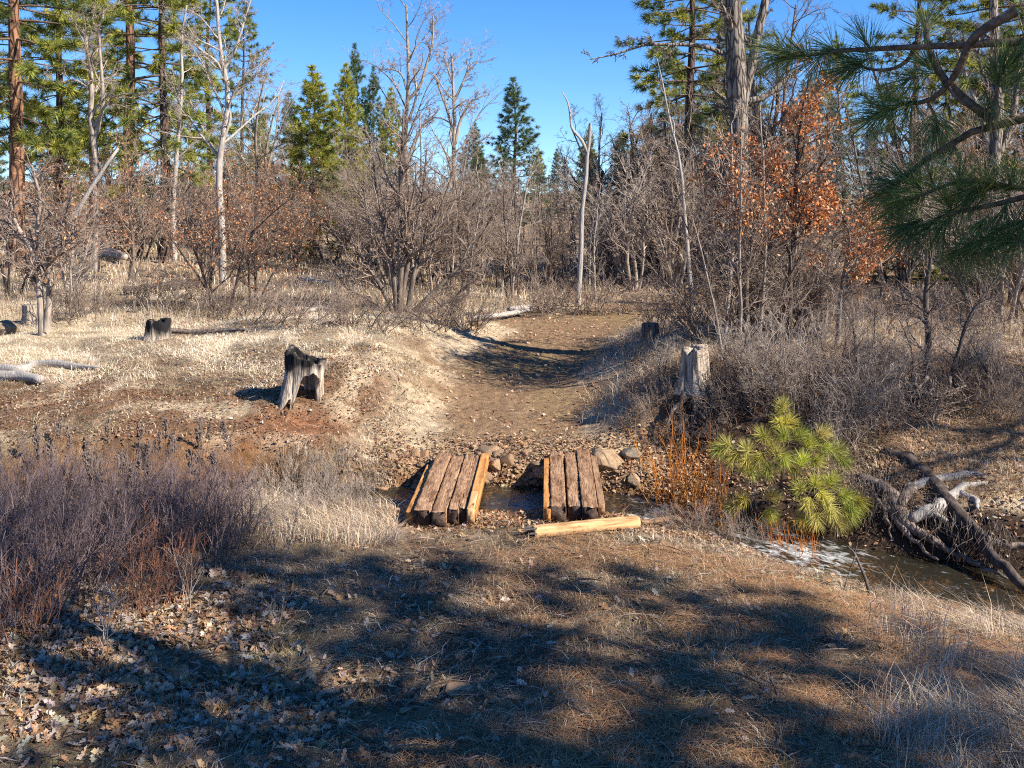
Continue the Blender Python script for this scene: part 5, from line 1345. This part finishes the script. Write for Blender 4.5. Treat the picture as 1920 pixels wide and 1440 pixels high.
def blades(name, label, X, Y, h, hs, lean, width, cols, flat=None):
    n = len(X); Z = gz(X, Y) - .01
    hh = h * (1 + hs * GR.normal(size=n)); hh = np.clip(hh, .02, None)
    az = 14 * fbm(X * .9, Y * .9, 2, 404) + GR.normal(0, .8, n); ln = (.25 + np.abs(GR.normal(0, 1, n))) * lean
    dx, dy = np.cos(az) * ln, np.sin(az) * ln
    wx, wy = -np.sin(az + GR.normal(0, .9, n)), np.cos(az + GR.normal(0, .9, n))
    wd = width * (.7 + .6 * GR.random(n)) * .5; k = 1 / np.sqrt(1 + ln * ln)
    b = np.stack([X, Y, Z], 1); w = np.stack([wx, wy, 0 * wx], 1) * wd[:, None]
    m = b + np.stack([dx * .35, dy * .35, np.ones(n)], 1) * (hh * k * .55)[:, None]
    tp = b + np.stack([dx, dy, .92 + 0 * dx], 1) * (hh * k)[:, None] + np.stack([dx, dy, -ln * .35], 1) * (hh * k * .35)[:, None]
    V = np.stack([b - w, b + w, m - w * .8, m + w * .8, tp], 1).reshape(-1, 3)
    T = (np.array([(0, 1, 3), (0, 3, 2), (2, 3, 4)])[None] + (np.arange(n) * 5)[:, None, None]).reshape(-1, 3)
    o = link(name, mesh_np(name, V, tris=T, col=np.repeat(cols, 5, 0)), M['grass']); return tag(o, label, 'grass', None, 'stuff')


def sample(n, d0, d1, x0=-80, x1=2000, pw=1.0):
    """points in the view wedge"""
    u = GR.random(n); d = (d0 ** pw + u * (d1 ** pw - d0 ** pw)) ** (1 / pw); px = GR.uniform(x0, x1, n); return (px - 960) / F * d, d


def keep(X, Y, dens):
    k = GR.random(len(X)) < dens; return X[k], Y[k]


STRAW = [(.72, .60, .43), (.80, .69, .52), (.62, .49, .33), (.68, .57, .42)]
TAN = [(.50, .38, .25), (.40, .29, .185), (.60, .48, .34), (.32, .21, .13)]
GREY = [(.46, .37, .28), (.36, .28, .21), (.56, .47, .37), (.27, .20, .145)]
DUN = [(.24, .165, .10), (.33, .24, .15), (.42, .31, .2), (.19, .13, .08), (.19, .17, .06)]

# pale straw on the left flat and far clearings
X, Y = sample(250000, 15.2, 27, -80, 1000, 1.0); rd = road_dist(X, Y); X, Y = keep(X, Y, sstep(1.5, 2.3, rd) * sstep(15.4, 16.4, Y + (fbm(X, Y, 3, 71) - .5) * 2) * (.35 + .9 * fbm(X * 1.3, Y * 1.3, 3, 72)))
blades('straw_grass', 'pale straw coloured dry grass on the left flat', X, Y, .07 + .12 * fbm(X * .7, Y * .7, 3, 73), .5, 3.2, .0055 + .0 * X, leaf_cols(len(X), STRAW, GR))
X, Y = sample(60000, 24, 45, -80, 2000, 1.0); X, Y = keep(X, Y, sstep(1.5, 2.6, road_dist(X, Y)))
blades('far_grass', 'dry grass under the far thicket', X, Y, .22 + 0 * X, .5, .8, .012, leaf_cols(len(X), STRAW + TAN, GR))
# right flat and its bank
X, Y = sample(75000, 14.4, 26, 1080, 2000, 1.0); rd = road_dist(X, Y); X, Y = keep(X, Y, sstep(.95, 1.6, rd) * (.3 + .9 * fbm(X * 1.2, Y * 1.2, 3, 75)))
blades('bank_grass', 'greyish dry grass on the right bank and flat', X, Y, .15 + .12 * fbm(X, Y, 3, 76), .5, 1.5, .006, leaf_cols(len(X), GREY + TAN, GR))
# slopes of the left bank
X, Y = sample(130000, 13.2, 17.5, -80, 900, 1.0); rd = road_dist(X, Y); n1 = fbm(X * 1.4, Y * 1.4, 4, 81); X, Y = keep(X, Y, sstep(1.2, 1.9, rd) * (.12 + .9 * sstep(.42, .62, n1) + .6 * sstep(-2.2, -1.6, X)) * sstep(.55, 1.1, creek_frame(X, Y)[0]))
blades('bank_thatch', 'brown thatch of dead grass on the left bank', X, Y, .09 + 0 * X, .5, 2.4, .005, leaf_cols(len(X), TAN + DUN + STRAW[:1], GR))
# track
X, Y = sample(30000, 13.9, 28, 700, 1400, 1.0); rd = road_dist(X, Y); X, Y = keep(X, Y, sstep(1.6, 1.2, rd) * (.15 + .85 * fbm(X * 2, Y * 2, 3, 83)))
blades('track_grass', 'sparse flattened grass on the track', X, Y, .05 + 0 * X, .4, 1.8, .006, leaf_cols(len(X), DUN + TAN, GR))
# foreground
X, Y = sample(170000, 5.6, 11.7, -80, 2000, 1.0); d = creek_frame(X, Y)[0]; X, Y = keep(X, Y, sstep(.5, .9, d) * (.2 + .9 * fbm(X * 1.6, Y * 1.6, 4, 85)))
blades('short_grass', 'short matted dead grass of the foreground', X, Y, .055 + .03 * fbm(X * 2, Y * 2, 2, 86), .45, 1.9, .0042, leaf_cols(len(X), DUN + TAN, GR))
X, Y = sample(16000, 5.6, 11.7, -80, 2000, 1.0); X, Y = keep(X, Y, (creek_frame(X, Y)[0] > .8) * (.1 + 1.1 * sstep(.45, .65, fbm(X * 1.1, Y * 1.1, 3, 185))))
blades('loose_straw', 'longer pale straws lying on the foreground track', X, Y, .16 + 0 * X, .5, 3.5, .0042, leaf_cols(len(X), STRAW + TAN, GR))
# tall pale grass left of the left bridge, near the creek
X, Y = sample(42000, 10.4, 13.4, 380, 745, 1.0); X, Y = keep(X, Y, sstep(.35, .6, creek_frame(X, Y)[0]) * (.2 + fbm(X * 3, Y * 3, 3, 87)))
blades('creek_grass', 'tall pale dry grass on the creek edge left of the bridges', X, Y, .20 + 0 * X, .5, 1.6, .0045, leaf_cols(len(X), TAN + GREY + STRAW[2:3], GR))
# near right bank and lower right tufts
X, Y = sample(50000, 8.2, 12.2, 1180, 2000, 1.0); d, sd = creek_frame(X, Y)[:2]; X, Y = keep(X, Y, (sd < 0) * sstep(.62, .85, d) * sstep(2.2, 1.2, d) * (.2 + fbm(X * 2.4, Y * 2.4, 3, 88)))
blades('creek_grass', 'tan dry grass spilling over the near creek bank at right', X, Y, .085 + 0 * X, .5, 1.6, .005, leaf_cols(len(X), TAN + STRAW, GR))
X, Y = sample(26000, 5.4, 9.2, 1560, 2000, 1.0); X, Y = keep(X, Y, sstep(.3, .62, fbm(X * 1.8, Y * 1.8, 3, 89)) * sstep(1560, 1800, 960 + F * X / Y))
blades('tuft_grass', 'tall grey dry grass tufts in the lower right corner', X, Y, .30 + 0 * X, .45, 1.2, .0042, leaf_cols(len(X), GREY + TAN, GR))
X, Y = sample(52000, 12.2, 15.6, 1500, 2000, 1.0); d, sd = creek_frame(X, Y)[:2]; X, Y = keep(X, Y, (sd > 0) * sstep(1.0, 1.5, d) * (.25 + fbm(X * 2, Y * 2, 3, 90)))
blades('slope_grass', 'orange brown dead grass on the right slope above the creek', X, Y, .12 + 0 * X, .5, 1.6, .005, leaf_cols(len(X), [(.46, .31, .18), (.56, .41, .26), (.34, .21, .11), (.62, .5, .35)], GR))
# red-brown and grey tall stems along the foot of the thicket
X, Y = sample(30000, 20.5, 27, -80, 2000, 1.0); X, Y = keep(X, Y, sstep(1.7, 2.3, road_dist(X, Y)) * sstep(.45, .6, fbm(X * .9, Y * .9, 3, 91)))
blades('tall_stems', 'tall brown dead weed stems along the thicket foot', X, Y, .36 + 0 * X, .45, .6, .007, leaf_cols(len(X), GREY + DUN, GR))


def litter(name, label, X, Y, size, cols, tv=OAK_LEAF_V, tt=OAK_LEAF_T, tilt=.45, dz=.012, mat='leaf', lift=.02):
    n = len(X); Z = gz(X, Y) + dz + lift * GR.random(n)
    Mx = rot3(GR.uniform(0, 6.28, n), GR.normal(0, tilt, n), GR.normal(0, tilt, n))
    tv = np.array(tv, float); tv[:, 0] -= .5
    o = link(name, scatter(name, tv, tt, np.stack([X, Y, Z], 1), Mx, size * GR.uniform(.6, 1.35, n), cols), M[mat]); return tag(o, label, 'leaves', None, 'stuff')


LC = [(.40, .25, .14), (.32, .18, .09), (.48, .34, .22), (.24, .13, .07), (.44, .36, .28), (.36, .30, .25)]
X, Y = sample(16000, 5.6, 9.6, -80, 800, 1.0); px = 960 + F * X / Y; X, Y = keep(X, Y, sstep(780, 420, px) * (.1 + sstep(.38, .62, fbm(X * 1.3, Y * 1.3, 3, 92))))
litter('oak_leaves', 'fallen lobed oak leaves covering the lower left foreground', X, Y, .088, leaf_cols(len(X), LC, GR), tilt=.6)
X, Y = sample(5000, 5.6, 11.5, 500, 2000, 1.0); X, Y = keep(X, Y, (creek_frame(X, Y)[0] > .7) * .22)
litter('scattered_leaves', 'oak leaves scattered thinly over the near track', X, Y, .085, leaf_cols(len(X), LC, GR))
X, Y = sample(24000, 10.9, 14.6, 700, 1340, 1.0); d, sd, sp, zw, hw = creek_frame(X, Y); X, Y = keep(X, Y, sstep(.36, .55, d) * sstep(1.9, 1.1, d) * (.3 + .8 * fbm(X * 2, Y * 2, 3, 93)))
litter('bank_leaves', 'dry brown leaves heaped on the creek banks round the bridges', X, Y, .055, leaf_cols(len(X), LC[:4], GR), SMALL_LEAF_V, SMALL_LEAF_T, .5, lift=.035)
X, Y = sample(26000, 11.0, 17.0, 1180, 2000, 1.0); d, sd = creek_frame(X, Y)[:2]; X, Y = keep(X, Y, sstep(.6, .8, d) * (.15 + .8 * fbm(X * 1.5, Y * 1.5, 3, 94)))
litter('slope_leaves', 'dry brown leaves on the right bank', X, Y, .055, leaf_cols(len(X), LC[:5], GR), SMALL_LEAF_V, SMALL_LEAF_T, .55, lift=.04)
X, Y = sample(18000, 14, 30, 300, 1400, 1.0); n1 = fbm(X * .9, Y * .9, 3, 95); X, Y = keep(X, Y, .12 + .7 * sstep(20, 23, Y) * sstep(.4, .6, n1) + .35 * sstep(.55, .65, n1))
litter('far_leaves', 'pinkish brown fallen leaves along the track and thicket edge', X, Y, .065, leaf_cols(len(X), [(.46, .29, .18), (.38, .2, .11), (.55, .42, .32)], GR), SMALL_LEAF_V, SMALL_LEAF_T, .5)
NV = [(0, -.006, 0), (0, .006, 0), (.5, .007, .03), (.5, -.007, .03), (1, 0, 0)]; NT = [(0, 2, 1), (0, 3, 2), (3, 4, 2)]
X, Y = sample(60000, 5.6, 11.2, 560, 2000, 1.0); px = 960 + F * X / Y; X, Y = keep(X, Y, (creek_frame(X, Y)[0] > .75) * sstep(560, 1250, px) * sstep(.3, .6, fbm(X * 1.5, Y * 1.5, 4, 96)))
litter('needle_litter', 'fallen orange brown pine needles on the near track', X, Y, .19, leaf_cols(len(X), [(.40, .21, .10), (.30, .145, .065), (.50, .31, .16)], GR), NV, NT, .12, .02)
PV = [(-.5, -.4, 0), (.45, -.5, 0), (.55, .35, 0), (-.4, .5, 0), (-.2, -.2, .4), (.25, -.15, .45), (.2, .25, .38), (-.2, .2, .42)]
PT = [(0, 1, 5), (0, 5, 4), (1, 2, 6), (1, 6, 5), (2, 3, 7), (2, 7, 6), (3, 0, 4), (3, 4, 7), (4, 5, 6), (4, 6, 7)]
X, Y = sample(9000, 5.6, 14.6, 600, 1500, 1.0); X, Y = keep(X, Y, sstep(1.9, .9, road_dist(X, Y)) * sstep(.45, .6, fbm(X * 2, Y * 2, 3, 97)))
o = litter('gravel', 'small gravel and pebbles on the track', X, Y, .022, leaf_cols(len(X), [(.22, .16, .11), (.3, .24, .18), (.15, .1, .07)], GR), PV, PT, .3, -.002); o['category'] = 'gravel'
X, Y = sample(9000, 13.1, 17, -80, 720, 1.0); n1 = fbm(X * 2, Y * 2, 3, 198); X, Y = keep(X, Y, sstep(.4, .6, n1) * sstep(.6, .9, creek_frame(X, Y)[0]))
o = litter('soil_clods', 'loose reddish clods of earth on the left bank', X, Y, .024, leaf_cols(len(X), [(.2, .11, .06), (.26, .16, .1), (.13, .07, .04)], GR), PV, PT, .4, -.004); o['category'] = 'soil'
X, Y = sample(6000, 13.1, 17, -80, 760, 1.0); X, Y = keep(X, Y, (creek_frame(X, Y)[0] > .8) * sstep(.4, .6, fbm(X * 1.4, Y * 1.4, 3, 199)))
litter('bank_debris', 'pale dead leaves and bark flakes scattered on the left bank', X, Y, .042, leaf_cols(len(X), LC, GR), SMALL_LEAF_V, SMALL_LEAF_T, .5, lift=.03)
X, Y = sample(1900, 12.9, 14.1, 640, 1330, 1.0); d = creek_frame(X, Y)[0]; X, Y = keep(X, Y, (d > .35) & (d < 1.15))
o = litter('cobbles', 'small broken stones in the rubble bank under the bridge ends', X, Y, .05, leaf_cols(len(X), [(.30, .20, .12), (.38, .28, .19), (.2, .13, .08)], GR), PV, PT, .4, -.005); o['category'] = 'stones'
X, Y = sample(9000, 10, 14, 600, 2000, 1.0); X, Y = keep(X, Y, creek_frame(X, Y)[0] < .62)
o = litter('creek_pebbles', 'brown pebbles on the creek bed', X, Y, .045, leaf_cols(len(X), [(.26, .15, .07), (.2, .12, .06), (.32, .22, .12)], GR), PV, PT, .4, -.005); o['category'] = 'pebbles'
X, Y = sample(2500, 5.6, 16, -80, 2000, 1.0); X, Y = keep(X, Y, creek_frame(X, Y)[0] > .8)
litter('fallen_twigs', 'small fallen twigs on the ground', X, Y, .26, leaf_cols(len(X), [(.2, .15, .12), (.32, .26, .22), (.12, .085, .065)], GR), [(0, -.015, 0), (0, .015, 0), (.5, .03, .06), (.5, .0, .06), (1, .0, .02), (.45, .015, .085)], [(0, 1, 2), (0, 2, 3), (3, 2, 4), (1, 5, 2), (0, 3, 5), (5, 3, 4), (5, 4, 2)], .12, .012)
# ------------------------------------------------------------------ sun, sky, camera
SUN_EL, = (R(37),)
sun_to = Vector((.90 * math.cos(SUN_EL), -.43 * math.cos(SUN_EL), math.sin(SUN_EL))).normalized()
ld = bpy.data.lights.new('sun', 'SUN'); ld.energy = 5.0; ld.angle = R(.5); ld.color = (1, .93, .82)
lo = bpy.data.objects.new('sun', ld); COL.objects.link(lo); lo.location = (20, -10, 30)
lo.rotation_euler = sun_to.to_track_quat('Z', 'Y').to_euler()
w = bpy.data.worlds.new('World'); SC.world = w; w.use_nodes = True; wt = w.node_tree; wt.nodes.clear()
sky = wt.nodes.new('ShaderNodeTexSky'); sky.sky_type = 'NISHITA'; sky.sun_disc = False
sky.sun_elevation = SUN_EL; sky.sun_rotation = math.atan2(sun_to.x, sun_to.y)
sky.altitude = 600; sky.air_density = 1.0; sky.dust_density = 0; sky.ozone_density = 4
hs = wt.nodes.new('ShaderNodeHueSaturation'); hs.inputs['Saturation'].default_value = 1.3; hs.inputs['Hue'].default_value = .51
tc_ = wt.nodes.new('ShaderNodeTexCoord'); mp_ = wt.nodes.new('ShaderNodeMapping'); mp_.inputs['Location'].default_value = (0, 0, .06)
wt.links.new(tc_.outputs['Generated'], mp_.inputs[0]); wt.links.new(mp_.outputs[0], sky.inputs[0])
bg = wt.nodes.new('ShaderNodeBackground'); bg.inputs[1].default_value = .10
wo = wt.nodes.new('ShaderNodeOutputWorld')
wt.links.new(sky.outputs[0], hs.inputs['Color']); wt.links.new(hs.outputs[0], bg.inputs[0]); wt.links.new(bg.outputs[0], wo.inputs[0])
cam = bpy.data.cameras.new('camera'); co_ = bpy.data.objects.new('camera', cam); COL.objects.link(co_)
co_.location = (0, 0, H); co_.rotation_euler = (R(90), 0, 0)
cam.sensor_width = 36; cam.lens = 36 * F / 1920; cam.shift_y = -(720 - HZ) / 1920; cam.clip_start = .1; cam.clip_end = 1000
SC.camera = co_
SC.view_settings.view_transform = 'Standard'; SC.view_settings.look = 'None'; SC.view_settings.exposure = 1.2; SC.view_settings.gamma = 1
SC.cycles.filter_width = 1.1; SC.cycles.use_denoising = False
SC.cycles.max_bounces = 6; SC.cycles.diffuse_bounces = 3; SC.cycles.transparent_max_bounces = 12
